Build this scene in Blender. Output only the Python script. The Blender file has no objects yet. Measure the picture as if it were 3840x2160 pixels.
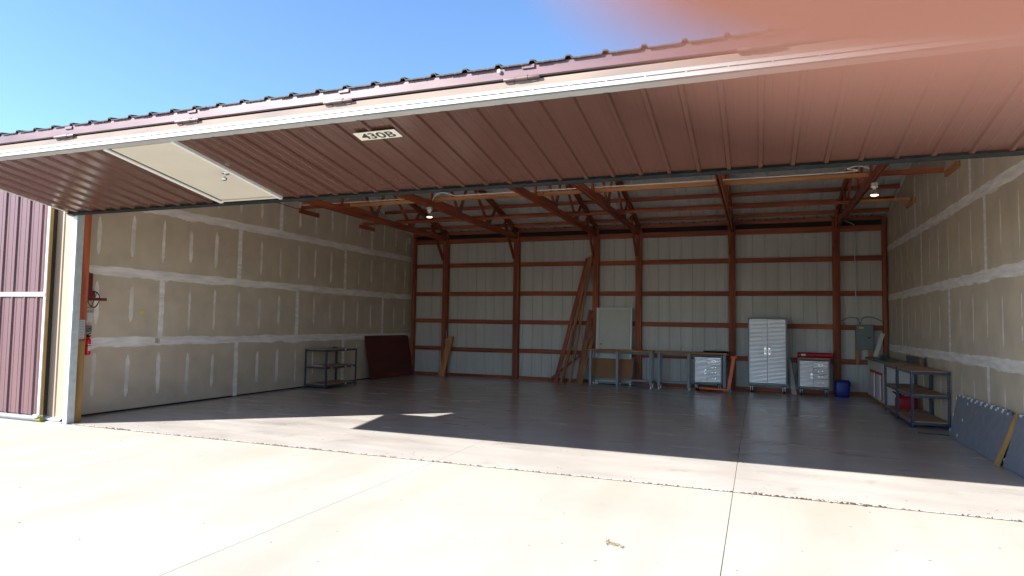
import bpy, math, random
from mathutils import Vector, Matrix
random.seed(7)
FT = 0.3048
sc = bpy.context.scene
C = sc.collection

# ------------------------------------------------------------------ camera
CAM = (32.8005, -22.2386, 5.1826)
YAW, PIT, ROL = -0.363567, 0.0550315, 0.01643994
fw = Vector((math.sin(YAW)*math.cos(PIT), math.cos(YAW)*math.cos(PIT), math.sin(PIT)))
rt = Vector((math.cos(YAW), -math.sin(YAW), 0)); up = rt.cross(fw)
r2 = math.cos(ROL)*rt + math.sin(ROL)*up
u2 = -math.sin(ROL)*rt + math.cos(ROL)*up
cd = bpy.data.cameras.new('camera'); cam = bpy.data.objects.new('camera', cd); C.objects.link(cam)
M = Matrix.Identity(4)
for i in range(3):
    M[i][0] = r2[i]; M[i][1] = u2[i]; M[i][2] = -fw[i]; M[i][3] = CAM[i]*FT
cam.matrix_world = M
cd.sensor_width = 36; cd.lens = 22.73
cd.clip_start = 0.001; cd.clip_end = 5000
cd.dof.use_dof = True; cd.dof.focus_distance = 14.0; cd.dof.aperture_fstop = 7.4
sc.camera = cam

# ------------------------------------------------------------------ world, sun, exposure
ELEV = math.radians(33.3); SX, SY = 0.773, 0.634
w = bpy.data.worlds.new('World'); sc.world = w; w.use_nodes = True
nt = w.node_tree; bg = nt.nodes['Background']
sky = nt.nodes.new('ShaderNodeTexSky'); sky.sky_type = 'NISHITA'; sky.sun_disc = False
sky.sun_elevation = ELEV; sky.sun_rotation = math.atan2(-SX, -SY)
sky.air_density = 1.0; sky.dust_density = 0.1; sky.ozone_density = 6.0; sky.altitude = 200
nt.links.new(sky.outputs[0], bg.inputs[0]); bg.inputs[1].default_value = 0.076
sl = bpy.data.lights.new('sun', 'SUN'); sl.energy = 4.2; sl.angle = math.radians(0.5); sl.color = (1.0, 0.965, 0.91)
so = bpy.data.objects.new('sun', sl); C.objects.link(so)
dv = Vector((SX*math.cos(ELEV), SY*math.cos(ELEV), -math.sin(ELEV)))
so.rotation_euler = dv.to_track_quat('-Z', 'Y').to_euler(); so.location = (0, -20, 30)
sc.view_settings.view_transform = 'Standard'; sc.view_settings.look = 'None'
sc.view_settings.exposure = 2.03; sc.view_settings.gamma = 1.0
sc.view_settings.use_curve_mapping = False
sc.render.engine = 'CYCLES'
cy = sc.cycles
cy.max_bounces = 12; cy.diffuse_bounces = 8; cy.glossy_bounces = 4; cy.transmission_bounces = 4
cy.use_denoising = True; cy.sample_clamp_indirect = 12.0; cy.caustics_reflective = False; cy.caustics_refractive = False

# ------------------------------------------------------------------ materials
def mat(name, col, rough=0.6, metal=0.0, var=0.0, scale=4.0, stretch=(1, 1, 1), bump=0.0, bscale=30.0, spec=0.5,
        col2=None, detail=5.0, emit=None, estr=0.0, rvar=0.0, objrand=0.0, coat=0.0):
    m = bpy.data.materials.new(name); m.use_nodes = True
    t = m.node_tree; N = t.nodes; L = t.links; p = N['Principled BSDF']
    p.inputs['Roughness'].default_value = rough; p.inputs['Metallic'].default_value = metal
    p.inputs['Specular IOR Level'].default_value = spec
    p.inputs['Coat Weight'].default_value = coat
    p.inputs['Base Color'].default_value = (*col, 1)
    if emit: p.inputs['Emission Color'].default_value = (*emit, 1); p.inputs['Emission Strength'].default_value = estr
    tc = N.new('ShaderNodeTexCoord'); oi = N.new('ShaderNodeObjectInfo')
    add = N.new('ShaderNodeVectorMath'); add.operation = 'ADD'
    mul = N.new('ShaderNodeVectorMath'); mul.operation = 'SCALE'; mul.inputs['Scale'].default_value = 37.0
    comb = N.new('ShaderNodeCombineXYZ')
    for k in range(3): L.new(oi.outputs['Random'], comb.inputs[k])
    L.new(comb.outputs[0], mul.inputs[0]); L.new(tc.outputs['Object'], add.inputs[0]); L.new(mul.outputs[0], add.inputs[1])
    mp = N.new('ShaderNodeMapping'); mp.inputs['Scale'].default_value = stretch
    L.new(add.outputs[0], mp.inputs[0])
    last = None
    if var > 0 or col2 or objrand > 0:
        nz = N.new('ShaderNodeTexNoise'); nz.inputs['Scale'].default_value = scale; nz.inputs['Detail'].default_value = detail
        L.new(mp.outputs[0], nz.inputs['Vector'])
        mr = N.new('ShaderNodeMapRange'); mr.inputs['From Min'].default_value = 0.3; mr.inputs['From Max'].default_value = 0.7
        L.new(nz.outputs[0], mr.inputs['Value'])
        mx = N.new('ShaderNodeMix'); mx.data_type = 'RGBA'
        a = [c*(1-var) for c in col]; b = list(col2) if col2 else [min(1, c*(1+var)) for c in col]
        mx.inputs['A'].default_value = (*a, 1); mx.inputs['B'].default_value = (*b, 1)
        L.new(mr.outputs[0], mx.inputs['Factor']); last = mx.outputs['Result']
        if objrand > 0:
            hs = N.new('ShaderNodeHueSaturation'); m2 = N.new('ShaderNodeMapRange')
            m2.inputs['To Min'].default_value = 1-objrand; m2.inputs['To Max'].default_value = 1+objrand
            L.new(oi.outputs['Random'], m2.inputs['Value']); L.new(m2.outputs[0], hs.inputs['Value'])
            L.new(last, hs.inputs['Color']); last = hs.outputs[0]
        L.new(last, p.inputs['Base Color'])
        if rvar > 0:
            m3 = N.new('ShaderNodeMapRange'); m3.inputs['To Min'].default_value = max(0.02, rough-rvar); m3.inputs['To Max'].default_value = rough+rvar
            L.new(nz.outputs[0], m3.inputs['Value']); L.new(m3.outputs[0], p.inputs['Roughness'])
    if bump > 0:
        n2 = N.new('ShaderNodeTexNoise'); n2.inputs['Scale'].default_value = bscale; n2.inputs['Detail'].default_value = 4
        L.new(mp.outputs[0], n2.inputs['Vector'])
        bp = N.new('ShaderNodeBump'); bp.inputs['Strength'].default_value = bump; bp.inputs['Distance'].default_value = 0.01
        L.new(n2.outputs[0], bp.inputs['Height']); L.new(bp.outputs[0], p.inputs['Normal'])
    return m

def wood(name, a, b, stretch, orand=0.18):
    m = mat(name, a, 0.65, var=0.30, col2=b, scale=6, stretch=stretch, bump=0.15, bscale=12, objrand=orand, detail=6)
    t = m.node_tree; N = t.nodes; L = t.links; p = N['Principled BSDF']
    # knots
    src = p.inputs['Base Color'].links[0].from_socket
    mp = [n for n in N if n.type == 'MAPPING'][0]
    mp2 = N.new('ShaderNodeMapping'); mp2.inputs['Scale'].default_value = tuple(0.35*s if s < 1 else s for s in [x**0.35 for x in stretch])
    addn = [n for n in N if n.type == 'VECT_MATH' and n.operation == 'ADD'][0]
    L.new(addn.outputs[0], mp2.inputs[0])
    vo = N.new('ShaderNodeTexVoronoi'); vo.inputs['Scale'].default_value = 3.2; L.new(mp2.outputs[0], vo.inputs['Vector'])
    mr = N.new('ShaderNodeMapRange'); mr.inputs['From Min'].default_value = 0.04; mr.inputs['From Max'].default_value = 0.10
    mr.inputs['To Min'].default_value = 0.35; mr.inputs['To Max'].default_value = 1.0
    L.new(vo.outputs['Distance'], mr.inputs['Value'])
    mx = N.new('ShaderNodeMix'); mx.data_type = 'RGBA'; mx.blend_type = 'MULTIPLY'; mx.inputs['Factor'].default_value = 1
    L.new(src, mx.inputs['A'])
    cb = N.new('ShaderNodeCombineColor')
    for k in range(3): L.new(mr.outputs[0], cb.inputs[k])
    L.new(cb.outputs[0], mx.inputs['B']); L.new(mx.outputs['Result'], p.inputs['Base Color'])
    return m

RW = ((0.23, 0.046, 0.020), (0.44, 0.112, 0.042))
LW = ((0.46, 0.17, 0.055), (0.60, 0.27, 0.10))
ax = {'x': (0.15, 2, 2), 'y': (2, 0.15, 2), 'z': (2, 2, 0.15)}
WR = {k: wood('red_stained_lumber_'+k, *RW, ax[k]) for k in 'xyz'}
WL = {k: wood('pale_lumber_'+k, *LW, ax[k]) for k in 'xyz'}
M_mud = mat('joint_compound', (0.80, 0.745, 0.70), 0.8, var=0.16, scale=5, stretch=(1, 0.5, 3), bump=0.2, bscale=8)
M_patch = mat('thin_joint_compound', (0.76, 0.69, 0.62), 0.85, var=0.20, scale=4, bump=0.1, bscale=20, objrand=0.08)
M_paper = mat('drywall_paper', (0.57, 0.475, 0.36), 0.85, var=0.10, scale=2.5, bump=0.05, bscale=60, objrand=0.03)
M_steelin = mat('pale_grey_steel', (0.53, 0.505, 0.465), 0.45, var=0.08, scale=2, stretch=(1, 1, .3), objrand=0.03, bump=.03, bscale=6)
M_roofin = mat('pale_grey_roof_steel', (0.60, 0.595, 0.565), 0.38, var=0.10, scale=2, objrand=0.05, bump=.04, bscale=5)
M_brown = mat('brown_door_steel', (0.108, 0.048, 0.034), 0.22, var=0.05, scale=1.5, stretch=(2, .4, .4), rvar=.06, bump=.015, bscale=3, objrand=.02)
M_purple = mat('faded_maroon_steel', (0.125, 0.066, 0.078), 0.42, var=0.16, scale=3, stretch=(.6, 2, 2), rvar=.08, bump=.04, bscale=5)
M_hinge = mat('faded_hinge_paint', (0.11, 0.065, 0.065), 0.5, var=.3, scale=10)
M_nd = mat('maroon_siding', (0.112, 0.053, 0.060), 0.40, var=0.08, scale=1.5, stretch=(1, 1, .3), bump=.03, bscale=4)
M_roofout = mat('dark_brown_roof_steel', (0.055, 0.045, 0.03), 0.5, var=0.2, scale=5)
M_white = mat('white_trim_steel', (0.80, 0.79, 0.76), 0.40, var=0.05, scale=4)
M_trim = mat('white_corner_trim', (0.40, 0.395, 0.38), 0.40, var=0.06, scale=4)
M_cream = mat('cream_door_paint', (0.66, 0.62, 0.52), 0.45, var=0.04, scale=3, bump=.02, bscale=40)
M_tan = mat('cream_siding', (0.34, 0.255, 0.185), 0.45, var=0.05, scale=3, stretch=(1, 1, .3))
M_pink = mat('weathered_cream_beam', (0.225, 0.185, 0.172), 0.75, spec=.2, var=0.14, col2=(0.30, 0.225, 0.175), scale=2.2, stretch=(.5, 2, 2), bump=.05, bscale=20)
M_galv = mat('galvanised_steel', (0.55, 0.60, 0.60), 0.42, metal=.35, var=0.10, scale=12)
M_rub = mat('black_rubber', (0.018, 0.021, 0.022), 0.75, var=0.3, scale=8, bump=.3, bscale=10, spec=.15)
M_grub = mat('grey_rubber', (0.16, 0.17, 0.19), 0.6, var=0.15, scale=8)
M_dark = mat('dark_gap_shade', (0.02, 0.016, 0.014), 0.9)  # near black: the shade of gaps and recesses put into the colour
M_plate = mat('gusset_plate_steel', (0.13, 0.135, 0.13), 0.55, metal=.4, var=.15, scale=20)
M_blue = mat('blue_grey_rack_steel', (0.055, 0.070, 0.105), 0.45, var=0.12, scale=8, metal=.2)
M_pboard = mat('particle_board', (0.48, 0.29, 0.17), 0.85, var=0.22, scale=60, bump=.1, bscale=90)
M_redply = mat('red_stained_plywood', (0.12, 0.022, 0.018), 0.6, var=0.25, scale=2, stretch=(1, .4, 3), bump=.05, bscale=15)
M_alu = mat('ribbed_aluminium', (0.86, 0.80, 0.755), 0.25, metal=1.0, var=0.06, scale=3)
M_cabgrey = mat('grey_cabinet_paint', (0.27, 0.275, 0.29), 0.45, var=.05, scale=5)
M_bench = mat('grey_bench_steel', (0.24, 0.26, 0.29), 0.45, var=.08, scale=6)
M_orange = mat('orange_paint', (0.80, 0.15, 0.03), 0.42, var=.12, scale=6)
M_black = mat('black_plastic', (0.012, 0.012, 0.013), 0.45)
M_chrome = mat('chrome', (0.75, 0.75, 0.76), 0.18, metal=1.0)
M_red = mat('glossy_red_vinyl', (0.42, 0.012, 0.03), 0.30, var=.1, scale=5)
M_redp = mat('red_plastic', (0.38, 0.010, 0.022), 0.4, var=.1, scale=8)
M_ext = mat('extinguisher_red', (0.70, 0.012, 0.018), 0.3)
M_jug = mat('blue_plastic', (0.008, 0.018, 0.20), 0.4, var=.15, scale=8)
M_box = mat('grey_enamel', (0.15, 0.19, 0.20), 0.45, var=.05, scale=5)
M_label = mat('white_label', (0.75, 0.75, 0.72), 0.6)
M_yel = mat('yellow_label', (0.75, 0.62, 0.06), 0.6)
M_ink = mat('black_ink', (0.015, 0.015, 0.02), 0.5)
M_cabw = mat('white_laminate', (0.62, 0.61, 0.60), 0.4, var=.04, scale=6)
M_sheet = mat('grey_foam_panel', (0.21, 0.215, 0.245), 0.75, var=.10, scale=7, bump=.1, bscale=50)
M_countr = mat('grey_brown_laminate', (0.22, 0.19, 0.16), 0.5, var=.15, scale=20)
M_brownboard = mat('tan_hardboard', (0.30, 0.14, 0.06), 0.7, var=.10, scale=4)
M_porc = mat('white_porcelain', (0.8, 0.78, 0.74), 0.3)
M_cord = mat('black_cable', (0.015, 0.014, 0.013), 0.5)
M_wcord = mat('pale_cable', (0.85, 0.82, 0.76), 0.5)
M_leaf = mat('dry_grass', (0.26, 0.21, 0.13), 0.8, var=.4, scale=60)
M_dirt = mat('joint_debris', (0.075, 0.046, 0.034), 0.95, var=.5, scale=40)
M_hazard = mat('yellow_edge_strip', (0.30, 0.19, 0.06), 0.6, var=.15, scale=6)
M_maroon = mat('maroon_bracket', (0.13, 0.018, 0.020), 0.5)
M_skin = mat('skin', (0.42, 0.175, 0.122), 0.5, var=.05, scale=300)
M_skin.node_tree.nodes['Principled BSDF'].inputs['Subsurface Weight'].default_value = 0.5
M_skin.node_tree.nodes['Principled BSDF'].inputs['Subsurface Radius'].default_value = (1, .3, .15)
M_skin.node_tree.nodes['Principled BSDF'].inputs['Subsurface Scale'].default_value = 0.006
M_glow = mat('lit_bulb_glass', (0.6, 0.5, 0.4), 0.2, emit=(1.0, 0.72, 0.42), estr=1.6)
M_bulbneck = mat('bulb_reflector', (0.55, 0.5, 0.42), 0.15, metal=.8)

def concrete(name, base, dirt, rough, coat, streak, spec=.5, blot=.55, sk=.75):
    m = bpy.data.materials.new(name); m.use_nodes = True
    t = m.node_tree; N = t.nodes; L = t.links; p = N['Principled BSDF']
    tc = N.new('ShaderNodeNewGeometry')
    def noise(scale, det, st=(1, 1, 1), rot=0):
        mp = N.new('ShaderNodeMapping'); mp.inputs['Scale'].default_value = st; mp.inputs['Rotation'].default_value = (0, 0, rot)
        L.new(tc.outputs['Position'], mp.inputs[0])
        n = N.new('ShaderNodeTexNoise'); n.inputs['Scale'].default_value = scale; n.inputs['Detail'].default_value = det
        L.new(mp.outputs[0], n.inputs['Vector']); return n.outputs[0]
    def rng(s, a, b, c, d):
        r = N.new('ShaderNodeMapRange'); r.inputs['From Min'].default_value = a; r.inputs['From Max'].default_value = b
        r.inputs['To Min'].default_value = c; r.inputs['To Max'].default_value = d; L.new(s, r.inputs['Value']); return r.outputs[0]
    def mix(f, a, b):
        x = N.new('ShaderNodeMix'); x.data_type = 'RGBA'
        if isinstance(a, tuple): x.inputs['A'].default_value = (*a, 1)
        else: L.new(a, x.inputs['A'])
        x.inputs['B'].default_value = (*b, 1); L.new(f, x.inputs['Factor']); return x.outputs['Result']
    c = mix(rng(noise(0.7, 6), .35, .7, 0, 1), base, tuple(k*.88 for k in base))
    c = mix(rng(noise(1.0, 5, streak, 0.12), .42, .72, 0, sk), c, dirt)
    c = mix(rng(noise(2.6, 7), .60, .78, 0, blot), c, tuple(k*.62 for k in dirt))
    c = mix(rng(noise(45, 3), .62, .8, 0, .35), c, tuple(k*.6 for k in base))
    L.new(c, p.inputs['Base Color']); p.inputs['Specular IOR Level'].default_value = spec
    L.new(rng(noise(1.7, 6, streak), .3, .7, rough-.14, rough+.14), p.inputs['Roughness'])
    p.inputs['Coat Weight'].default_value = coat; L.new(rng(noise(2.2, 6, streak, .3), .3, .7, .10, .30), p.inputs['Coat Roughness'])
    bp = N.new('ShaderNodeBump'); bp.inputs['Strength'].default_value = .12; bp.inputs['Distance'].default_value = .01
    L.new(noise(9, 5), bp.inputs['Height']); L.new(bp.outputs[0], p.inputs['Normal'])
    return m
M_floor = concrete('sealed_floor_concrete', (0.545, 0.507, 0.47), (0.455, 0.405, 0.36), 0.38, 0.8, (.45, 1.6, 1))
M_apron = concrete('apron_concrete', (0.365, 0.345, 0.305), (0.29, 0.262, 0.21), 0.85, 0.0, (1.2, .22, 1), .2, .15, .6)
M_grass = mat('distant_grass', (0.06, 0.085, 0.025), 0.9, var=.3, scale=.3)

# ------------------------------------------------------------------ helpers
class MB:
    def __init__(s): s.v = []; s.f = []; s.xf = None
    def add(s, vs, fs):
        o = len(s.v)
        if s.xf: vs = [s.xf(*p) for p in vs]
        s.v += [tuple(p) for p in vs]; s.f += [tuple(i+o for i in f) for f in fs]; return s
    def box(s, x0, x1, y0, y1, z0, z1):
        return s.add([(x0, y0, z0), (x1, y0, z0), (x1, y1, z0), (x0, y1, z0), (x0, y0, z1), (x1, y0, z1), (x1, y1, z1), (x0, y1, z1)],
                     [(0, 3, 2, 1), (4, 5, 6, 7), (0, 1, 5, 4), (1, 2, 6, 5), (2, 3, 7, 6), (3, 0, 4, 7)])
    def beam(s, a, b, wd, dp, side=(1, 0, 0)):
        a = Vector(a); b = Vector(b); d = (b-a).normalized(); x = Vector(side); x = (x - d*x.dot(d)).normalized(); y = d.cross(x)
        vs = []
        for p in (a, b):
            for sx, sy in ((-1, -1), (1, -1), (1, 1), (-1, 1)): vs.append(p + x*sx*wd/2 + y*sy*dp/2)
        return s.add(vs, [(0, 3, 2, 1), (4, 5, 6, 7), (0, 1, 5, 4), (1, 2, 6, 5), (2, 3, 7, 6), (3, 0, 4, 7)])
    def tube(s, pts, r, n=8, closed=False, caps=True):
        pts = [Vector(p) for p in pts]; k = len(pts); vs = []; fs = []
        for i, p in enumerate(pts):
            if closed: d = pts[(i+1) % k]-pts[i-1]
            else: d = pts[min(i+1, k-1)]-pts[max(i-1, 0)]
            d.normalize(); x = d.cross(Vector((0, 0, 1)))
            if x.length < .2: x = d.cross(Vector((0, 1, 0)))
            x.normalize(); y = d.cross(x); rr = r[i] if isinstance(r, (list, tuple)) else r
            for j in range(n):
                a = 2*math.pi*j/n; vs.append(p + (x*math.cos(a)+y*math.sin(a))*rr)
        for i in range(k if closed else k-1):
            for j in range(n):
                a, b = i*n+j, i*n+(j+1) % n; c, d = ((i+1) % k)*n+(j+1) % n, ((i+1) % k)*n+j
                fs.append((a, b, c, d))
        if caps and not closed: fs.append(tuple(range(n))[::-1]); fs.append(tuple((k-1)*n+j for j in range(n)))
        return s.add(vs, fs)
    def lathe(s, prof, c=(0, 0, 0), n=20, axis='z'):
        vs = []; fs = []
        for (r, h) in prof:
            for j in range(n):
                a = 2*math.pi*j/n; x, y = r*math.cos(a), r*math.sin(a)
                q = {'z': (x, y, h), 'x': (h, x, y), 'y': (y, h, x)}[axis]
                vs.append((q[0]+c[0], q[1]+c[1], q[2]+c[2]))
        for i in range(len(prof)-1):
            for j in range(n): fs.append((i*n+j, i*n+(j+1) % n, (i+1)*n+(j+1) % n, (i+1)*n+j))
        fs.append(tuple(range(n))[::-1]); fs.append(tuple((len(prof)-1)*n+j for j in range(n)))
        return s.add(vs, fs)
    def prism(s, poly, d):
        n = len(poly); d = Vector(d); vs = [Vector(p) for p in poly]; vs = vs + [p+d for p in vs]
        return s.add(vs, [tuple(range(n))[::-1], tuple(range(n, 2*n))] + [(i, (i+1) % n, (i+1) % n+n, i+n) for i in range(n)])
    def mesh(s, name, m, org=(0, 0, 0), smooth=False):
        me = bpy.data.meshes.new(name)
        me.from_pydata([((x-org[0])*FT, (y-org[1])*FT, (z-org[2])*FT) for x, y, z in s.v], [], s.f)
        import bmesh
        b = bmesh.new(); b.from_mesh(me); bmesh.ops.recalc_face_normals(b, faces=b.faces); b.to_mesh(me); b.free()
        me.materials.append(m)
        if smooth:
            me.polygons.foreach_set('use_smooth', [True]*len(me.polygons))
            try: me.set_sharp_from_angle(angle=math.radians(38))
            except Exception: pass
        return me
WL_ = {}
def wloc(o): return WL_.get(o, (0, 0, 0)) if o else (0, 0, 0)
def part(name, mb, m, parent, org=None, smooth=False, bevel=0, label=None):
    """one mesh object; coordinates in the mesh builder are absolute feet; org = the object's own origin"""
    po = wloc(parent.name) if parent else (0, 0, 0)
    org = org if org is not None else po
    o = bpy.data.objects.new(name, mb.mesh(name, m, org, smooth)); C.objects.link(o)
    o.location = tuple((org[i]-po[i])*FT for i in range(3))
    if parent: o.parent = parent
    WL_[o.name] = org
    if bevel:
        b = o.modifiers.new('bevel', 'BEVEL'); b.width = bevel*FT; b.segments = 1; b.limit_method = 'ANGLE'
    if label: o['label'] = label
    return o
def inst(src, parent, loc, name=None):
    o = bpy.data.objects.new(name or src.name.split('.')[0], src.data); C.objects.link(o)
    po = wloc(parent.name); o.location = tuple((loc[i]-po[i])*FT for i in range(3)); o.parent = parent; WL_[o.name] = loc
    for md in src.modifiers:
        b = o.modifiers.new(md.name, md.type); b.width = md.width; b.segments = md.segments; b.limit_method = md.limit_method
    return o
def tag(o, label, cat, group=None):
    o['label'] = label; o['category'] = cat
    if group: o['group'] = group
    return o
def thing(name, loc, label, cat, group=None):
    o = bpy.data.objects.new(name, None); C.objects.link(o); o.location = tuple(c*FT for c in loc); o.empty_display_size = .2
    WL_[o.name] = tuple(loc); return tag(o, label, cat, group)
def structure(name, mb, m, **k):
    o = part(name, mb, m, None, org=(0, 0, 0), **k); o['kind'] = 'structure'; return o
def stuff(o): o['kind'] = 'stuff'; return o

# ------------------------------------------------------------------ ground, apron, floor slabs
W, D = 42.3, 35.42
structure('ground', MB().box(-3000, 3000, -3000, 3000, -1.2, -.6), M_grass)
ap = structure('apron', MB().box(-70, 130, -70, -.33, -.58, -.30), M_dirt)
stuff(part('joint_filler', MB().box(-30, 72, -.41, -.27, -.28, -.015), M_dirt, ap))
fl = structure('floor', MB().box(-30, 72, -.30, 36.2, -.58, -.30), M_dirt)
jx = [-31.4, -20.8, -10.2, .35, 10.9, 21.5, 32.05, 42.6, 53.2, 63.7]
g = .007
for i in range(len(jx)-1):
    a, b = jx[i], jx[i+1]
    ga, gb = [.007 if abs(q-32.05) < .1 else .0025 for q in (a, b)]
    part('concrete_slab', MB().box(a+ga, b-gb, -.29, 35.9, -.3, 0), M_floor, fl, org=(a, 0, 0), bevel=.006)
    for y0, y1 in ((-21.6, -.395), (-43.2, -21.6), (-64.8, -43.2)):
        part('concrete_slab', MB().box(a+ga, b-gb, y0+.003, y1-.002, -.3, -.012), M_apron, ap, org=(a, y0, 0), bevel=.006)
# debris caught in the joint under the door
rb = random.Random(3)
d = MB()
for i in range(1500):
    x = rb.uniform(1.8, 42)
    cl = math.exp(-((x-5)/.9)**2)*.9 + math.exp(-((x-32.8)/.7)**2) + math.exp(-((x-35.3)/1.1)**2) + .35*math.exp(-((x-15)/2.5)**2)
    if rb.random() > .35+cl: continue
    y = -.335 + rb.gauss(0, .022+.045*cl); s = rb.uniform(.006, .028+.02*cl); z = -.015+rb.random()*.014
    a = rb.uniform(0, 6.28); q = [(x+s*rb.uniform(.6, 1.6)*math.cos(a+k*1.57), y+s*math.sin(a+k*1.57)*.7, z) for k in range(4)]
    d.prism(q, (0, 0, rb.uniform(.01, .03)))
stuff(tag(part('joint_debris', d, M_dirt, None, org=(0, 0, 0)), 'line of brown grit and leaf crumbs caught in the joint under the open door', 'debris'))
d = MB()
for i in range(170):
    x = rb.uniform(2, 41); y = rb.choice([rb.uniform(-.9, .9), rb.uniform(-14, 5)]); s = rb.uniform(.006, .022); a = rb.uniform(0, 3.1)
    z = .0 if y > -.3 else -.015
    d.prism([(x+s*2*math.cos(a+k*1.57), y+s*.8*math.sin(a+k*1.57), z) for k in range(4)], (0, 0, .008))
stuff(tag(part('ground_specks', d, M_dirt, None, org=(0, 0, 0)), 'small scattered dark specks of dirt on the sunlit concrete', 'debris'))

# ------------------------------------------------------------------ hangar building
def zroof(y): return 14.15 + .25*((35.5-y) if y > 17.75 else y)
hg = thing('hangar', (21, 17, 0), 'open aircraft hangar with red timber frame, unfinished drywall sides and grey steel back wall', 'hangar')

# side walls ---------------------------------------------------------------
def sidewall(x, sgn, seams, seed):
    r = random.Random(seed)
    poly = [(x-sgn*.04, .2, 0), (x-sgn*.04, D, 0), (x-sgn*.04, D, 14.15), (x-sgn*.04, 17.75, 18.55), (x-sgn*.04, .2, 14.2)]
    wall = part('side_wall', MB().prism(poly, (-sgn*.3, 0, 0)), WR['z'], hg)
    rows = [0, 3.83, 7.66, 11.49, 15.32, 18.6]
    th = .04
    for ri in range(5):
        z0, z1 = rows[ri], rows[ri+1]
        ys = [.3] + [s for s in seams[ri] if .3 < s < D-.2] + [D-.02]
        for a, b in zip(ys, ys[1:]):
            pts = []
            for y in sorted(set([a, b] + ([17.75] if a < 17.75 < b else []))): pts.append((y, min(z1-.006, zroof(y))))
            # clip sheets of the gable rows
            if all(zz <= z0+.02 for _, zz in pts): continue
            ya, yb = a+.006, b-.006
            if ri == 4:
                ya = max(ya, 4*(z0-14.15)+.02); yb = min(yb, 35.5-4*(z0-14.15)-.02)
            if yb-ya < .3: continue
            xs = sorted(set([ya, yb] + [q for q in (17.75, 4*(z1-14.15), 35.5-4*(z1-14.15)) if ya < q < yb]))
            zl = z0+(.10 if ri == 0 else .006)
            poly = [(x-sgn*th, ya, zl), (x-sgn*th, yb, zl)] + [(x-sgn*th, y, max(z0+.01, min(z1-.006, zroof(y)))) for y in reversed(xs)]
            part('drywall_sheet', MB().prism(poly, (sgn*th, 0, 0)), M_paper, wall, org=(x, a, z0))
    part('base_gap_shade', MB().box(*sorted((x-sgn*.039, x-sgn*.030)), .3, D-.02, 0, .11), M_dark, wall)  # dark strip over the backing, shade of the gap under the sheets painted in
    px = x+sgn*.008
    def ribbon(name, p0, p1, wd, m, n, jit, taper=False, off=0.0, seedv=0):
        """thin irregular smear of compound from p0 to p1 (y, z)"""
        rr = random.Random(seedv); y0, z0 = p0; y1, z1 = p1; L_ = math.hypot(y1-y0, z1-z0); uy, uz = (y1-y0)/L_, (z1-z0)/L_
        vs = []; fs = []; ja = jb = 0.0
        for i in range(n+1):
            t = i/n; ja = ja*.6+rr.uniform(-jit, jit); jb = jb*.6+rr.uniform(-jit, jit); k = 1.0
            if taper: k = max(.12, min(1, min(t, 1-t)*7))**.6 * (.85+.3*rr.random()*.5)
            a = (wd/2+ja)*k; b = (wd/2+jb)*k; cy, cz = y0+(y1-y0)*t, z0+(z1-z0)*t
            xx = px+sgn*off
            vs += [(xx, cy-uz*a, min(cz+uy*a, zroof(cy-uz*a))), (xx, cy+uz*b, min(cz-uy*b, zroof(cy)))]
            # a slight belly so that the smear has thickness
            vs.insert(len(vs)-1, (xx+sgn*.012, cy+uz*(b-a)/2, min(cz-uy*(b-a)/2, zroof(cy))))
        for i in range(n):
            q = 3*i; fs += [(q, q+1, q+4, q+3), (q+1, q+2, q+5, q+4)]
        part(name, MB().add(vs, fs), m, wall, org=(px, y0, z0), smooth=True)
    for zi, z in enumerate(rows[1:4]):
        ribbon('joint_tape_band', (.35, z), (D-.05, z), .49, M_mud, 120, .035, off=.006, seedv=seed*10+zi)
        # feathered second coat, wider and patchy
        y = .4
        while y < D-1.5:
            ln = r.uniform(.8, 3.0)
            if r.random() < .6: ribbon('joint_tape_band', (y, z-.23), (min(y+ln, D-.2), z-.23), r.uniform(.10, .22), M_patch, 14, .03, True, off=-.002, seedv=r.random())
            y += ln+r.uniform(.2, 1.5)
    # corner tape and roof line tape
    ribbon('joint_tape_band', (D-.13, .05), (D-.13, 14.1), .2, M_patch, 40, .015, off=.002, seedv=seed*10+7)
    ribbon('joint_tape_band', (D-.1, 14.05), (17.8, zroof(17.8)-.14), .40, M_mud, 50, .03, off=.001, seedv=seed*10+8)
    for ri in range(5):
        z0, z1 = rows[ri], rows[ri+1]
        for s in seams[ri]:
            if s < .6 or s > D-.3: continue
            top = min(z1, zroof(s)-.1)
            if top-z0 < .4: continue
            ribbon('joint_tape_band', (s, z0+(.2 if ri else .05)), (s, top-(.2 if ri < 4 else 0)), .36, M_mud, 22, .018, off=.002, seedv=r.random())
        k = 2.0
        while k < D-.6:
            if all(abs(k-s) > .8 for s in seams[ri]):
                top = min(z1, zroof(k))
                if top-z0 > 1.2:
                    a = z0+(.75 if ri else 1.05)+r.uniform(-.15, .35); b = top-.75+r.uniform(-.3, .25)
                    if ri == 0: a = r.uniform(.45, 1.0)
                    if b-a > .8:
                        ky = k+r.uniform(-.06, .06)
                        if r.random() < .12:
                            mid = a+(b-a)*r.uniform(.35, .6); ribbon('screw_patch', (ky, a), (ky, mid-.12), .15, M_patch, 10, .016, True, seedv=r.random())
                            ribbon('screw_patch', (ky, mid+.15), (ky, b), .12, M_patch, 10, .014, True, seedv=r.random())
                        else: ribbon('screw_patch', (ky, a), (ky+r.uniform(-.05, .05), b), (r.uniform(.19, .30) if sgn > 0 else r.uniform(.12, .20)), M_patch, 14, .018, True, seedv=r.random())
            k += 2.0
    return wall
lw = sidewall(0.0, 1, [[12, 24], [6, 18, 30], [0, 12, 24], [4, 15.95, 27.95], [12, 24]], 11)
rw = sidewall(W, -1, [[12, 24], [6, 18, 30], [12, 24], [2.2, 14.0, 25.5], [12, 24]], 12)

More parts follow.
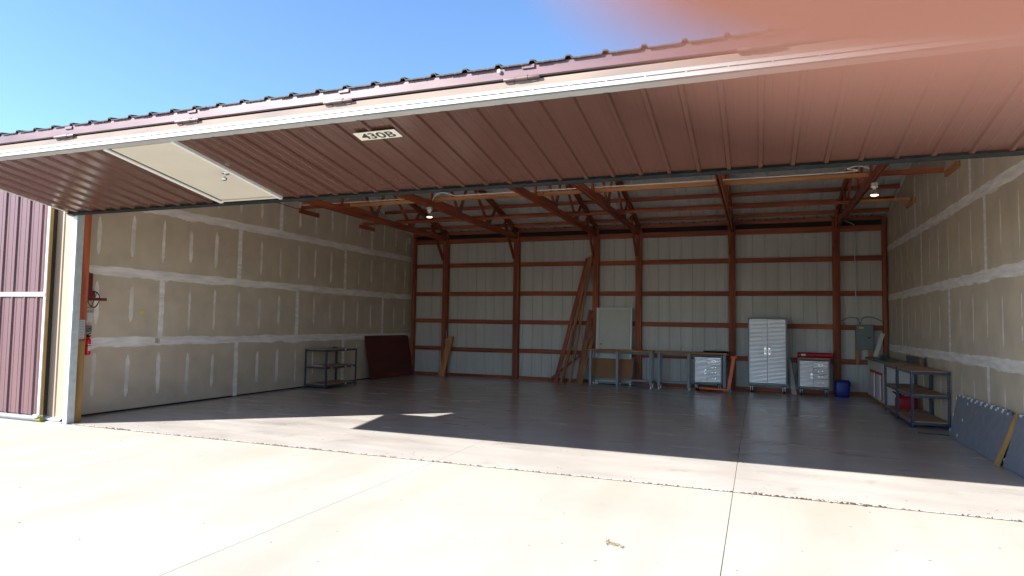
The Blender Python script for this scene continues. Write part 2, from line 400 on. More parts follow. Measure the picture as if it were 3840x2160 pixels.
# steel sheeting -----------------------------------------------------------
def ribbed(n, pitch, rib=.14, dep=.06, minor=True, first=.5):
    """profile (u, h) of a sheet covering n ribs"""
    p = [(0, 0)]
    for i in range(n):
        c = (i+first)*pitch
        if minor:
            for q in (-.30, ):
                m_ = c+q*pitch
                if m_ > p[-1][0]+.02: p += [(m_-.03, 0), (m_-.012, -.012*1), (m_+.012, -.012), (m_+.03, 0)]
        p += [(c-rib*.62, 0), (c-rib*.35, dep), (c+rib*.35, dep), (c+rib*.62, 0)]
        if minor:
            m_ = c+.30*pitch; p += [(m_-.03, 0), (m_-.012, -.012), (m_+.012, -.012), (m_+.03, 0)]
    p.append((n*pitch, 0)); return p
def sheet(prof, fn, ends=(0, 1), thick=.004):
    """sweep the profile between two ends; fn(u, h, t) -> point"""
    mb = MB(); vs = []; fs = []; n = len(prof)
    for t in ends:
        for (u, h) in prof: vs.append(fn(u, h, t))
    for j in range(len(ends)-1):
        for i in range(n-1): fs.append((j*n+i, j*n+i+1, (j+1)*n+i+1, (j+1)*n+i))
    return mb.add(vs, fs)
RP = .972
bwall = part('back_wall', MB().box(-.3, W+.3, 35.52, 35.62, 0, 14.3), M_roofout, hg)
prof = ribbed(3, RP)
u0 = -.1
while u0 < W:
    part('steel_sheet', sheet(prof, lambda u, h, t: (u0+u, 35.42+h, .05+t*14.15)), M_steelin, bwall, org=(u0, 35.42, 0))
    u0 += 3*RP
posts = [.45, 3.98, 11.45, 19.12, 22.98, 30.8, 38.68, 42.05]
for i, px_ in enumerate(posts):
    hw = .13 if i in (0, 7) else .27
    w1 = .30 if i in (0,) else hw
    ply = 3 if hw > .2 else 1
    for k in range(ply):
        a = px_-hw+2*hw*k/ply; dd = .04 if k == 1 else 0
        part('post', MB().box(a+.004, a+2*hw/ply-.004, 34.86-dd, 35.36, 0, 14.0+.25*random.random()), WR['z'], bwall, org=(a, 35, 0), bevel=.01)
for z in (2.62, 5.34, 8.02, 10.78):
    for a, b, ia in zip(posts, posts[1:], range(9)):
        ha = .13 if ia in (0,) else .27; hb = .13 if ia == 6 else .27
        o = random.uniform(-.03, .03)
        part('girt', MB().box(a+ha+.003, b-hb-.003, 35.19, 35.33, z-.20+o, z+.20+o), WR['x'], bwall, org=(a, 35.2, z), bevel=.008)
for a, b, ia in zip(posts, posts[1:], range(9)):
    ha = .13 if ia == 0 else .27; hb = .13 if ia == 6 else .27
    part('skirt_board', MB().box(a+ha+.003, b-hb-.003, 35.15, 35.29, 0, .27), WR['x'], bwall, org=(a, 35.2, 0))
    part('header_board', MB().box(a+ha+.003, b-hb-.003, 34.98, 35.18, 12.95, 13.40), WR['x'], bwall, org=(a, 35, 13))
    part('header_board', MB().box(a+ha+.003, b-hb-.003, 35.24, 35.34, 13.41, 13.84), M_dark, bwall, org=(a, 35, 13.4))  # filler for the recess between the headers, its shade painted in near black
    part('header_board', MB().box(a+ha+.003, b-hb-.003, 35.02, 35.16, 13.85, 14.12), WR['x'], bwall, org=(a, 35, 13.85))

# roof ------------------------------------------------------------------------
roof = part('roof', MB().box(-.4, W+.4, 17.70, 17.80, 18.1, 18.62), WR['x'], hg)
prof = ribbed(3, RP, rib=.16)
u0 = -14.6
rid = 18.66
while u0 < W+1:
    part('roof_sheet', sheet(prof, lambda u, h, t: (u0+u, 17.75+t*18.4, rid-t*18.4*.25+h)), M_roofin, roof, org=(u0, 18, 18))
    part('roof_sheet', sheet(prof, lambda u, h, t: (u0+u, 17.75-t*17.9, rid-t*17.9*.25+h)), M_roofin, roof, org=(u0, 18, 18))
    u0 += 3*RP
part('roof_sheet', MB().prism([(-15, 17.75, rid+.12), (-15, 36.3, rid+.12-18.55*.25), (-15, 36.3, rid+.2-18.55*.25), (-15, 17.75, rid+.2), (-15, -.2, rid+.2-17.95*.25), (-15, -.2, rid+.12-17.95*.25)], (W+17, 0, 0)), M_roofout, roof)
tr = [3.98, 11.45, 19.12, 22.98, 30.8, 38.68]
bx = [0.05]+tr+[W-.05]
for yk in range(1, 17):
    y = 35.95-2.03*yk
    if y < 1 or abs(y-17.75) < .5: continue
    for i in range(7):
        a = bx[i]+(.14 if i else .02); b = bx[i+1]-(.14 if i < 6 else .02); o = random.uniform(-.05, .05)
        z = zroof(y+o)-.03
        part('purlin', MB().box(a, b, y+o-.065, y+o+.065, z-.30, z-.01), WR['x'], roof, org=(a, y, z), bevel=.008)

# trusses -----------------------------------------------------------------------
def topc(y): return zroof(y)-.06
def make_truss(x, idx):
    k = [0]
    mb = MB()
    for s in (-.115, .055):
        e = .0 if s < 0 else .02
        mb.prism([(x+s, 35.15, 13.16+e), (x+s, 35.15, 13.64), (x+s, .45, 13.64), (x+s, .45, 13.16+e)], (.075, 0, 0))
    t = part('roof_truss', mb, WR['y'], hg, org=(x, 17.75, 13.2), bevel=.008)
    for s in (-.115, .055):
        part('top_chord', MB().prism([(x+s, 35.2, topc(35.2)), (x+s, 17.75, topc(17.75)), (x+s, 17.75, topc(17.75)-.5), (x+s, 35.2, topc(35.2)-.46)], (.075, 0, 0)), WR['y'], t, org=(x, 26, 15), bevel=.006)
        part('top_chord', MB().prism([(x+s, .3, topc(.3)), (x+s, 17.75, topc(17.75)), (x+s, 17.75, topc(17.75)-.5), (x+s, .3, topc(.3)-.46)], (.075, 0, 0)), WR['y'], t, org=(x, 8, 15), bevel=.006)
    def web(a, b, wd=.26): part('web', MB().beam((x, a[0], a[1]), (x, b[0], b[1]), .13, wd), WR['z'], t, org=(x, a[0], a[1]), bevel=.008)
    for sgn in (1, -1):
        f = lambda y: 17.75+sgn*(y-17.75)
        web((f(28.1), 13.6), (f(29.6), topc(29.6)-.35)); web((f(28.0), 13.6), (f(24.3), topc(24.3)-.35))
        web((f(22.3), 13.6), (f(24.0), topc(24.0)-.35)); web((f(22.1), 13.6), (f(18.0), topc(18)-.4))
        for (yy, zz) in ((28.05, 13.62), (22.2, 13.62)):
            for sx in (-.122, .122+.001): part('gusset_plate', MB().box(x+sx-.004, x+sx+.004, f(yy)-.3, f(yy)+.3, zz-.42, zz+.42), M_plate, t, org=(x, f(yy), zz))
        for (yy, zz) in ((24.15, topc(24.15)-.3), (34.2, 13.75)):
            for sx in (-.123, .124): part('gusset_plate', MB().box(x+sx-.004, x+sx+.004, f(yy)-.35, f(yy)+.35, zz-.42, zz+.2), M_plate, t, org=(x, f(yy), zz))
    for sx in (-.124, .124): part('gusset_plate', MB().box(x+sx-.004, x+sx+.004, 19.35, 20.15, 13.19, 13.6), M_plate, t, org=(x, 19.7, 13.4))
    web((17.75, 13.66), (17.75, topc(17.75)-.4))
    # splice reinforcement laid on the bottom chord
    part('splice_block', MB().box(x-.06, x+.06, 18.0, 21.6, 13.66, 13.92), WR['y'], t, org=(x, 19, 13.7), bevel=.008)
    for sx in (-.20,): part('knee_brace', MB().beam((x+sx, 34.8, 11.4), (x+sx, 32.2, 14.4), .12, .42), WR['z'], t, org=(x, 34, 12), bevel=.008)
    return t
for i, x in enumerate(tr): make_truss(x, i)
# lateral braces and the blocks that carry their ends
for y, s in ((17.95, .16), (26.2, .12)):
    for i in range(7):
        a = bx[i]; b = bx[i+1]+(.6 if i < 6 else 0)
        mm = WL['x'] if (y < 20 and i in (1, 2, 3, 4, 5)) or (y > 20 and i == 6) else WR['x']
        dy = .15*(i % 2)
        part('lateral_brace', MB().box(a+.1, b-.1, y+dy-.06, y+dy+.07, 13.66, 13.66+s*1.6), mm, hg, org=(a, y, 13.7), bevel=.008)
for xx, y0 in ((.03, 17.8), (.03, 25.8), (W-.17, 15.45), (W-.17, 25.2)):
    part('ledger_block', MB().box(xx, xx+.14, y0, y0+2.3, 13.36, 13.68), WL['y'] if xx > 5 else WR['y'], hg, org=(xx, y0, 13.5), bevel=.008)

# front frame of the opening -----------------------------------------------------
fr = part('front_wall', MB().box(-15, 1.0, -.06, .04, .35, 14.1), M_dark, hg)
part('header_beam', MB().box(-.2, W+.2, -.05, .25, 13.0, 14.1), WR['x'], hg)
part('eave_trim', MB().box(-15, W+.6, -.32, -.10, 13.75, 14.15), M_purple, hg)
def strip_panel(x0, x1, y, z0, z1, m, parent, pitch=.486, nm='siding_sheet', phase=.5):
    n = max(1, int(round((x1-x0)/pitch))); pr = ribbed(n, (x1-x0)/n, rib=.12, dep=.05, minor=False, first=phase)
    return part(nm, sheet(pr, lambda u, h, t: (x0+u, y-h, z0+t*(z1-z0))), m, parent, org=(x0, y, z0))
strip_panel(-.9, 1.14, -.15, .22, 13.7, M_tan, fr, .68, phase=.86)
part('base_flashing', MB().prism([(-.62, -.30, .13), (-.62, -.13, .24), (-.62, -.13, .20), (-.62, -.30, .09)], (1.60, 0, 0)).box(-.62, .98, -.305, -.28, .08, .15), M_white, fr)
structure('curb', MB().box(-.35, 1.25, -.42, .1, -.28, .035), M_apron)
part('door_jamb', MB().box(1.15, 1.34, -.22, .0, .03, 13.0), M_tan, hg)
part('door_jamb', MB().box(1.35, 1.65, -.42, -.38, .0, 13.0).box(1.61, 1.65, -.38, -.04, 0, 13.0).box(1.35, 1.39, -.38, -.04, 0, 13.0), M_galv, hg, bevel=.01)
part('door_jamb', MB().box(1.22, 1.64, -.035, .33, 4.0, 13.0), WR['z'], hg, bevel=.01, org=(1.4, 0, 4))
part('door_jamb', MB().box(1.22, 1.63, -.034, .33, 0.02, 3.99), wood('treated_lumber', (.27, .15, .045), (.40, .22, .07), ax['z']), hg, bevel=.01, org=(1.4, 0, 0), label='yellowish treated lower length of the opening jamb')
part('door_jamb', MB().box(40.75, 41.2, -.42, -.04, 0, 13.0), M_galv, hg)
part('door_jamb', MB().box(40.77, 41.18, -.035, .33, 0, 13.0), WR['z'], hg, org=(41, 0, 0))
strip_panel(41.2, 43.4, -.15, .22, 13.7, M_tan, fr, .63)
part('return_wall', MB().box(0.02, 1.2, .06, .12, 0, 13.0), M_paper, hg)
part('return_wall', MB().box(41.2, W-.02, .06, .12, 0, 13.0), M_paper, hg)
# outside skins of the row
part('end_wall', MB().box(-15.2, -15, 0, 35.6, 0, 14.0), M_nd, hg)
part('end_wall', MB().box(W+.36, W+.45, 0, 35.6, 0, 14.0), M_nd, hg)

# ------------------------------------------------------------------ bifold door
A = (-.6, 10.27); TT = (-.9858, .168); NN = (-.168, -.9858)
def P(x, s, h): return (x, A[0]+TT[0]*s+NN[0]*h, A[1]+TT[1]*s+NN[1]*h)
XL, XR = 1.30, 41.05
bd = thing('bifold_door', (21, -3, 10.2), 'brown steel bifold hangar door folded up overhead with number sign and cream walk door', 'hangar door')
def pbox(mb, x0, x1, s0, s1, h0, h1):
    mb.xf = P; mb.box(x0, x1, s0, s1, h0, h1); mb.xf = None; return mb
part('lower_frame', pbox(pbox(pbox(pbox(MB(), XL+.05, XR-.05, .03, .30, -.42, -.09), XL+.05, XR-.05, 5.45, 5.72, -.42, -.07), XL+.05, XL+.3, .3, 5.45, -.42, -.07), XR-.3, XR-.05, .3, 5.45, -.42, -.07), M_galv, bd)
part('inner_skin', pbox(MB(), XL+.02, XR-.02, .05, 5.7, -.46, -.43), M_steelin, bd)
for k in range(1, 8): part('frame_stud', pbox(MB(), XL+k*4.97-.06, XL+k*4.97+.06, .3, 5.45, -.41, -.09), M_galv, bd)
DP = .936
DX = (10.98, 14.42)
def clad(x0, n, s0=.02, s1=5.62):
    pr = ribbed(n, DP, rib=.15, dep=.07)
    return part('cladding_sheet', sheet(pr, lambda u, h, t: P(x0+u, s0+t*(s1-s0), h)), M_brown, bd, org=(x0, -3, 10.6))
def ribs_at(k): return 16.99+k*DP
# whole sheets of three ribs, narrower ones where the walk door interrupts them
def run(x0, x1):
    """cladding from x0 to x1, ribs kept on the common pitch"""
    k = math.ceil((x0-16.99)/DP+.12)
    while ribs_at(k) < x1-.12:
        ks = [q for q in range(k, k+3) if ribs_at(q) < x1-.12]
        a = max(x0, ribs_at(ks[0])-.5*DP) if ks[0] != math.ceil((x0-16.99)/DP+.12) else x0
        b = ribs_at(ks[-1])+.5*DP
        if ribs_at(ks[-1]+1) >= x1-.12: b = x1
        pr = [(a, 0)]
        for q in ks:
            c = ribs_at(q)
            for m_ in (c-.30*DP, None, c+.30*DP):
                if m_ is None: pr += [(c-.092, 0), (c-.052, .07), (c+.052, .07), (c+.092, 0)]
                elif a+.05 < m_ < b-.05: pr += [(m_-.03, 0), (m_-.012, .005), (m_+.012, .005), (m_+.03, 0)]
        pr.append((b, 0))
        part('cladding_sheet', sheet(pr, lambda u, h, t: P(u, .02+t*5.6, h)), M_brown, bd, org=(a, -3, 10.6))
        k += 3
run(XL, DX[0]); run(DX[1], XR)
# rubber seal hanging along the free edge
sm = MB(); vs = []; fs = []; n = 260
for i in range(n+1):
    xx = XL-.04+(XR-XL+.08)*i/n; j = .012*math.sin(i*2.1)+random.uniform(-.006, .006)
    for (s, h) in ((.09, .10+j), (-.03, .13), (-.17, .12), (-.27, .05), (-.27, -.06), (-.10, -.15), (.03, -.12)): vs.append(P(xx, s, h))
for i in range(n):
    for k in range(7): fs.append((i*7+k, i*7+(k+1) % 7, (i+1)*7+(k+1) % 7, (i+1)*7+k))
fs += [tuple(range(7))[::-1], tuple(n*7+k for k in range(7))]
part('bottom_seal', sm.add(vs, fs), M_rub, bd, smooth=True)
part('seal_end_cap', pbox(MB(), XL-.10, XL+.16, -.28, .02, -.1, .15), M_grub, bd, bevel=.02)
part('edge_trim', pbox(MB(), XL-.03, XL+.02, .0, 5.85, -.44, .035), M_white, bd)
part('edge_trim', pbox(MB(), XR-.02, XR+.03, .0, 5.85, -.44, .035), M_white, bd)
# corner trim: underside strip and front face, in lapped lengths
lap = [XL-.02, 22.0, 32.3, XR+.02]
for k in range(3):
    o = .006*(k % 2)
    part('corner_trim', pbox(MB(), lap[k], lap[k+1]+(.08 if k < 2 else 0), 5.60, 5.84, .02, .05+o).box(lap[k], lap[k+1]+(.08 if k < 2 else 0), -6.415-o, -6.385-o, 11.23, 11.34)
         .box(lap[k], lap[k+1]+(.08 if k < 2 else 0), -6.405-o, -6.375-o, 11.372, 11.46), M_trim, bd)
part('trim_seam_shade', MB().box(XL, XR, -6.372, -6.365, 11.33, 11.38), M_plate, bd)  # dark strip behind the trim, giving the seam its shade by colour
scm = MB()
k_ = XL+.5
while k_ < XR: scm.lathe([(.018, -6.43), (.026, -6.412)], (k_, 0, 11.345), 8, 'y'); k_ += .98
scm2 = part('trim_screws', scm, M_galv, bd)
stuff(scm2)
part('fold_beam', MB().box(XL, XR, -6.37, -6.05, 11.40, 11.67), M_pink, bd, bevel=.015)
# upper panel
UA = (-6.05, 12.05); UB = (-.12, 13.18)
ul = math.hypot(UB[0]-UA[0], UB[1]-UA[1]); ut = ((UB[0]-UA[0])/ul, (UB[1]-UA[1])/ul); un = (-ut[1], ut[0])
def U(x, s, h): return (x, UA[0]+ut[0]*s+un[0]*h, UA[1]+ut[1]*s+un[1]*h)
mb = MB(); mb.xf = U; mb.box(XL, XR, 0.0, .28, -.14, .10).box(XL, XR, ul-.3, ul, -.14, .10).box(XL, XL+.25, .28, ul-.3, -.14, .1).box(XR-.25, XR, .28, ul-.3, -.14, .1)
part('upper_frame', mb, M_galv, bd)
mb = MB(); mb.xf = U; mb.box(XL, XR, .2, ul-.05, -.19, -.16)
part('upper_inner_skin', mb, M_steelin, bd)
part('fascia', MB().box(XL-.02, XR+.02, -6.36, -6.05, 11.75, 12.09), M_purple, bd, bevel=.02)
part('fascia_lip', MB().box(XL-.02, XR+.02, -6.34, -6.1, 11.735, 11.748), M_dark, bd)
x = XL-.02
pu = ribbed(3, .98, rib=.15, dep=.085)
while x < XR:
    nn = 3 if x+2.94 <= XR+.6 else 1
    pq = ribbed(nn, .98, rib=.15, dep=.075, minor=True)
    o = random.uniform(-.02, .02)
    def up_(u, h, t, x=x, o=o): return U(x+u, -.36+o*(1-t)+t*(ul+.34), .115+h)
    part('upper_cladding_sheet', sheet(pq, up_), M_roofout, bd, org=(x, -3, 12))
    # folded end lip of the same sheet
    part('upper_cladding_lip', sheet(pq, lambda u, h, t, x=x, o=o: U(x+u, -.36+o, .114+h-t*.035)), M_roofout, bd, org=(x, -6, 12))
    x += nn*.98
# hinges
for i, hx in enumerate((3.35, 9.3, 15.2, 21.15, 26.97, 32.9, 38.8)):
    mb = MB()
    mb.lathe([(.045, -.52), (.05, -.5), (.05, -.2)], (hx, -6.42, 11.70), 10, 'x').lathe([(.062, -.19), (.062, .16)], (hx, -6.42, 11.70), 10, 'x').lathe([(.05, .17), (.05, .48), (.045, .5)], (hx, -6.42, 11.70), 10, 'x')
    mb.box(hx-.17, hx+.14, -6.40, -6.30, 11.70, 11.80).box(hx-.42, hx-.24, -6.40, -6.30, 11.60, 11.70).box(hx+.22, hx+.42, -6.40, -6.30, 11.60, 11.70)
    h = part('door_hinge', mb, M_hinge, bd, org=(hx, -6.4, 11.7), smooth=True)
    part('hinge_pad', MB().box(hx-.02, hx+.33, -6.40, -6.34, 11.97, 12.06), M_purple, h, org=(hx, -6.4, 12))
tag(part('marker_lamp', MB().lathe([(.03, -6.44), (.055, -6.42), (.055, -6.36)], (26.3, 0, 11.98), 12, 'y'), M_porc, None, smooth=True), 'small round white button lamp on the maroon fascia of the door', 'lamp')
# walk door in the lower leaf
wd = part('walk_door', pbox(MB(), 11.22, 14.08, .33, 5.52, -.02, .03), M_cream, bd, org=(12.6, -3, 10.7), bevel=.01)
for a, b in ((10.95, 11.14), (14.16, 14.30)):
    part('door_frame_rail', pbox(MB(), a, b, -.09, 5.60, -.04, .09), M_white, wd, org=(a, -3, 10.7), bevel=.008)
part('door_frame_rail', pbox(MB(), 11.14, 14.16, .12, .27, -.04, .05), M_cream, wd, org=(12, -3, 10.7))
part('door_frame_rail', pbox(MB(), 11.155, 11.205, .27, 5.56, -.04, .045), M_plate, wd, org=(11, -3, 10.7))
kb = MB(); kb.xf = P
def klathe(prof, cx, s, n=18):
    vs = []; fs = []
    for (r, h) in prof:
        for j in range(n): a = 2*math.pi*j/n; vs.append((cx+r*math.cos(a), s+r*math.sin(a), h))
    for i in range(len(prof)-1):
        for j in range(n): fs.append((i*n+j, i*n+(j+1) % n, (i+1)*n+(j+1) % n, (i+1)*n+j))
    fs += [tuple(range(n))[::-1], tuple((len(prof)-1)*n+j for j in range(n))]; return vs, fs
kb.add(*klathe([(.135, .03), (.14, .045), (.12, .07), (.05, .08), (.045, .16), (.08, .19), (.10, .24), (.10, .29), (.075, .33), (.03, .335)], 13.92, 2.86))
part('door_knob', kb, M_chrome, wd, smooth=True, org=(13.9, -3.4, 10.6))
# number sign hanging proud of the cladding
sg = thing('number_sign', P(21.78, 4.69, .10), 'white rectangular sign reading 430B in black on the brown overhead door', 'sign')
part('sign_plate', pbox(MB(), 21.04, 22.52, 4.44, 4.94, .085, .10), mat('ivory_plate', (.82, .80, .68), .4), sg)
def text_mesh(txt, size, sx, bold):
    cu = bpy.data.curves.new('txt', 'FONT'); cu.body = txt; cu.size = size; cu.align_x = 'CENTER'; cu.offset = bold; cu.space_character = 1.06; cu.resolution_u = 6
    o = bpy.data.objects.new('txt', cu); C.objects.link(o)
    dg = bpy.context.evaluated_depsgraph_get(); me = bpy.data.meshes.new_from_object(o.evaluated_get(dg))
    bpy.data.objects.remove(o); vs = [(v.co.x*sx, v.co.y) for v in me.vertices]; fs = [tuple(p.vertices) for p in me.polygons]; return vs, fs
for ch, cx in (('4', 21.34), ('3', 21.60), ('0', 21.90), ('B', 22.22)):
    vs, fs = text_mesh(ch, .50, 1.14 if ch != '0' else 1.26, .011)
    vs3 = [P(cx+a, 4.515+b, .1035) for a, b in vs]; part('painted_digit' if ch != 'B' else 'painted_letter', MB().add(vs3, fs), M_ink, sg)
for (a, b) in ((21.25, 4.87), (22.3, 4.87), (21.3, 4.50), (22.34, 4.50)):
    part('sign_screw', MB().add([P(a+q, b+r, .104) for q, r in ((-.012, -.012), (.012, -.012), (.012, .012), (-.012, .012))], [(0, 1, 2, 3)]), M_galv, sg)

# ------------------------------------------------------------------ neighbouring closed door
nd = thing('closed_bifold_door', (-7, -.4, 0), 'closed maroon ribbed hangar door beside the open hangar, white rail at half height', 'hangar door')
for z0, z1 in ((.32, 6.13), (6.38, 13.0)):
    x = -.27
    while x > -14:
        pr = ribbed(3, DP, rib=.105, dep=.07)
        part('cladding_sheet', sheet(pr, lambda u, h, t: (x-3*DP+u, -.50-h, z0+t*(z1-z0))), M_nd, nd, org=(x, -.5, z0)); x -= 3*DP
part('mid_rail', MB().box(-14.3, -.16, -.60, -.52, 6.15, 6.36), M_white, nd, bevel=.01)
part('edge_trim', MB().box(-.27, -.14, -.56, -.5, .3, 13.0), M_white, nd, bevel=.01)
part('edge_strip', MB().box(-.24, -.13, -.499, -.36, .3, 13.0), M_hazard, nd)
part('door_core', MB().box(-14.3, -.135, -.36, -.17, .3, 13.0), M_dark, nd)  # core run back to the siding, shade of that gap painted in near black
part('bottom_seal', MB().tube([(-14.3, -.46, .13), (-.30, -.46, .13)], .15, 12), M_grub, nd, smooth=True)
part('seal_clip', MB().box(-.45, -.12, -.66, -.34, .20, .34), M_galv, nd, bevel=.02)
part('seal_end', MB().lathe([(.13, -.33), (.13, -.02)], (0, -.47, .12), 14, 'x'), mat('mossy_yellow', (.20, .19, .03), .8, var=.5, scale=60), nd, smooth=True)

# ------------------------------------------------------------------ door gear on the left jamb
mg = thing('door_latch_motor', (.8, .8, 6.1), 'small latch motor on a dark red bracket with a coiled black cable, on the jamb', 'motor')
part('mount_plate', MB().box(1.02, 1.10, .35, .95, 6.0, 7.40), M_maroon, mg, bevel=.01)
part('mount_plate', MB().box(1.0, 1.64, .332, .37, 6.2, 7.4), M_maroon, mg)
part('bracket_arm', MB().box(.50, .98, .60, 1.85, 6.02, 6.16), M_maroon, mg, bevel=.01)
part('gear_box', MB().box(.62, .98, .50, 1.20, 6.17, 6.46), M_maroon, mg, bevel=.02)
part('motor_can', MB().lathe([(.08, .36), (.125, .40), (.125, .70), (.10, .72)], (.80, 0, 6.22), 16, 'y'), M_galv, mg, smooth=True)
part('motor_cap', MB().lathe([(.10, 6.34), (.10, 6.46), (.07, 6.50)], (.85, .52, 0), 14), M_porc, mg, smooth=True)
lp = []
for i in range(60):
    a = i/60*4*math.pi+1.2; lp.append((.40+.02*math.sin(a*.5), 1.55+.30*math.cos(a)+.02*math.sin(3*a+i*.02), 6.06+.43*math.sin(a)+.012*i/10))
part('coiled_cable', MB().tube(lp+[(.4, 1.45, 5.7), (.3, 1.2, 5.62), (.2, 1.05, 5.58)], .018, 6), M_cord, mg, smooth=True)
part('pull_cable', MB().tube([(.85, .50, 6.5), (1.2, .3, 7.8), (1.35, .1, 10.0)], .008, 5), M_wcord, mg)
part('spring', MB().tube([(.62+.03*math.cos(i*1.3), 1.02+.03*math.sin(i*1.3), 6.6+i*.013) for i in range(50)], .010, 5), M_galv, mg)
part('spring_hook', MB().tube([(.9, .9, 7.34), (.62, 1.02, 7.34), (.55, 1.25, 7.33)], .014, 6), M_cord, mg)
part('grounding_wire', MB().tube([(.02, 1.05, 5.2), (.04, 1.0, 5.6), (.05, 1.3, 5.72), (.05, 1.95, 5.50)], .010, 6), M_galv, mg)
cb = thing('breaker_cover', (0.05, 1.6, 5.15), 'white flat control box on the drywall above the small grey box', 'control box')
part('box_body', MB().box(.0, .16, 1.42, 1.78, 4.90, 5.42), M_cabw, cb, bevel=.02); part('box_lid', MB().box(.161, .18, 1.45, 1.75, 4.93, 5.39), M_cabw, cb)
jb = thing('switch_box', (0.05, 1.57, 4.5), 'small grey metal switch box above the fire extinguisher', 'switch box')
part('box_body', MB().box(.0, .17, 1.43, 1.72, 4.38, 4.72), M_box, jb, bevel=.02); part('switch_toggle', MB().box(.171, .22, 1.55, 1.60, 4.52, 4.60), M_black, jb)
fe = thing('fire_extinguisher', (.3, 1.43, 3.2), 'red fire extinguisher with black valve and strap beside the jamb', 'extinguisher')
part('tank', MB().lathe([(.10, 3.20), (.14, 3.23), (.14, 3.92), (.125, 4.01), (.07, 4.09), (.045, 4.12)], (.3, 1.43, 0), 20), M_ext, fe, smooth=True)
part('valve', MB().box(.26, .34, 1.36, 1.52, 4.12, 4.22).beam((.3, 1.32, 4.22), (.3, 1.56, 4.33), .05, .04).beam((.3, 1.36, 4.20), (.3, 1.58, 4.19), .05, .03), M_black, fe)
part('strap', MB().lathe([(.147, 3.66), (.147, 3.70)], (.3, 1.43, 0), 20), M_black, fe, smooth=True)
part('printed_label', MB().add([(.3+.1425*math.cos(a), 1.43+.1425*math.sin(a), z) for z in (3.42, 3.75) for a in [(-.5+.2*i) for i in range(8)]], [(i, i+1, i+9, i+8) for i in range(7)]), M_label, fe)
nc = thing('notice_sheet', (1.66, .08, 4.6), 'grey printed notice sheet pinned to the wooden jamb', 'notice')
part('paper', MB().box(1.641, 1.650, -.03, .25, 4.10, 5.02), mat('grey_paper', (.33, .34, .34), .8), nc)
tl = MB()
for i in range(11):
    z = 4.94-i*.078; tl.box(1.6505, 1.6515, .0, .22-.05*random.random(), z-.018, z)
part('printed_lines', tl, mat('print_grey', (.10, .10, .10), .8), nc)
ob = thing('outlet_box', (0.04, 5.82, 3.85), 'white electrical outlet box set into the taped joint of the left drywall', 'outlet')
part('box_body', MB().box(.012, .07, 5.66, 5.80, 3.72, 4.0), mat('outlet_beige', (.45, .42, .26), .6), ob); part('outlet_lid', MB().box(.02, .13, 5.83, 6.02, 3.94, 4.0), M_label, ob)
part('outlet_face', MB().box(.012, .06, 5.83, 5.97, 3.70, 3.93), mat('outlet_cream', (.55, .53, .38), .6), ob)
tag(part('sticker', MB().box(.003, .010, 4.62, 4.92, 5.40, 5.52), M_yel, None, org=(0, 4.7, 5.4)), 'small yellow sticker on the left drywall', 'sticker')
tag(part('door_stop_hook', MB().box(.01, .07, 34.55, 34.72, 13.0, 13.65), M_label, None, org=(0, 34.6, 13.3)), 'short white plastic strip near the top of the left back corner', 'strip')
tag(part('wall_cable', MB().tube([(.06, 12.6, 13.9), (.06, 14, 13.78), (.06, 16.8, 13.66), (.1, 17.6, 13.62), (.3, 17.75, 13.75)], .025, 6), M_cord, None, org=(0, 14, 13.7), smooth=True), 'black cable running up the left drywall to the brace', 'cable')

# ------------------------------------------------------------------ conduit and lamps
def arc(pts, n=8):
    out = []
    for i in range(len(pts)-1):
        p0 = Vector(pts[max(i-1, 0)]); p1 = Vector(pts[i]); p2 = Vector(pts[i+1]); p3 = Vector(pts[min(i+2, len(pts)-1)])
        for k in range(n):
            t = k/n; out.append(.5*((2*p1)+(-p0+p2)*t+(2*p0-5*p1+4*p2-p3)*t*t+(-p0+3*p1-3*p2+p3)*t**3))
    out.append(Vector(pts[-1])); return out
tag(part('conduit', MB().tube(arc([(.3, 17.84, 13.95), (4, 17.84, 13.95), (10.4, 17.84, 13.96)]), .028, 6), M_wcord, None, org=(5, 17.8, 13.9), smooth=True), 'thin pale cable along the left length of the timber brace', 'conduit', 'pale cables along the brace')
tag(part('conduit', MB().tube(arc([(11.5, 17.7, 13.4), (11.6, 17.75, 13.9), (12.2, 17.8, 14.25), (13.2, 17.84, 13.98), (14, 17.84, 13.97), (19.2, 17.84, 13.98), (23, 17.84, 13.97), (36.9, 17.84, 13.96), (37.5, 17.8, 14.15), (38.1, 17.75, 14.25), (38.6, 17.7, 14.05)]), .034, 6), M_wcord, None, org=(20, 17.8, 13.9), smooth=True), 'pale conduit along the brace looping down to the two bare bulbs', 'conduit')
def lamp(x, y, lab):
    t = thing('ceiling_lamp', (x, y, 13.12), lab, 'lamp', 'bare reflector bulbs under the trusses')
    part('junction_box', MB().box(x-.15, x+.15, y-.15, y+.15, 12.98, 13.15), M_galv, t, bevel=.02)
    part('lamp_holder', MB().lathe([(.16, 12.97), (.19, 12.93), (.17, 12.88), (.08, 12.85), (.075, 12.76)], (x, y, 0), 20), M_porc, t, smooth=True)
    b = part('reflector_bulb', MB().lathe([(.055, 12.76), (.06, 12.70), (.10, 12.62), (.17, 12.52), (.19, 12.48)], (x, y, 0), 20), M_bulbneck, t, smooth=True)
    part('bulb_face', MB().lathe([(.19, 12.479), (.185, 12.45), (.12, 12.425), (.03, 12.42)], (x, y, 0), 20), M_glow, b, smooth=True)
lamp(11.55, 17.3, 'lit reflector bulb in white holder under the second truss from the left')
lamp(38.75, 17.2, 'lit reflector bulb in white holder under the truss nearest the right wall')

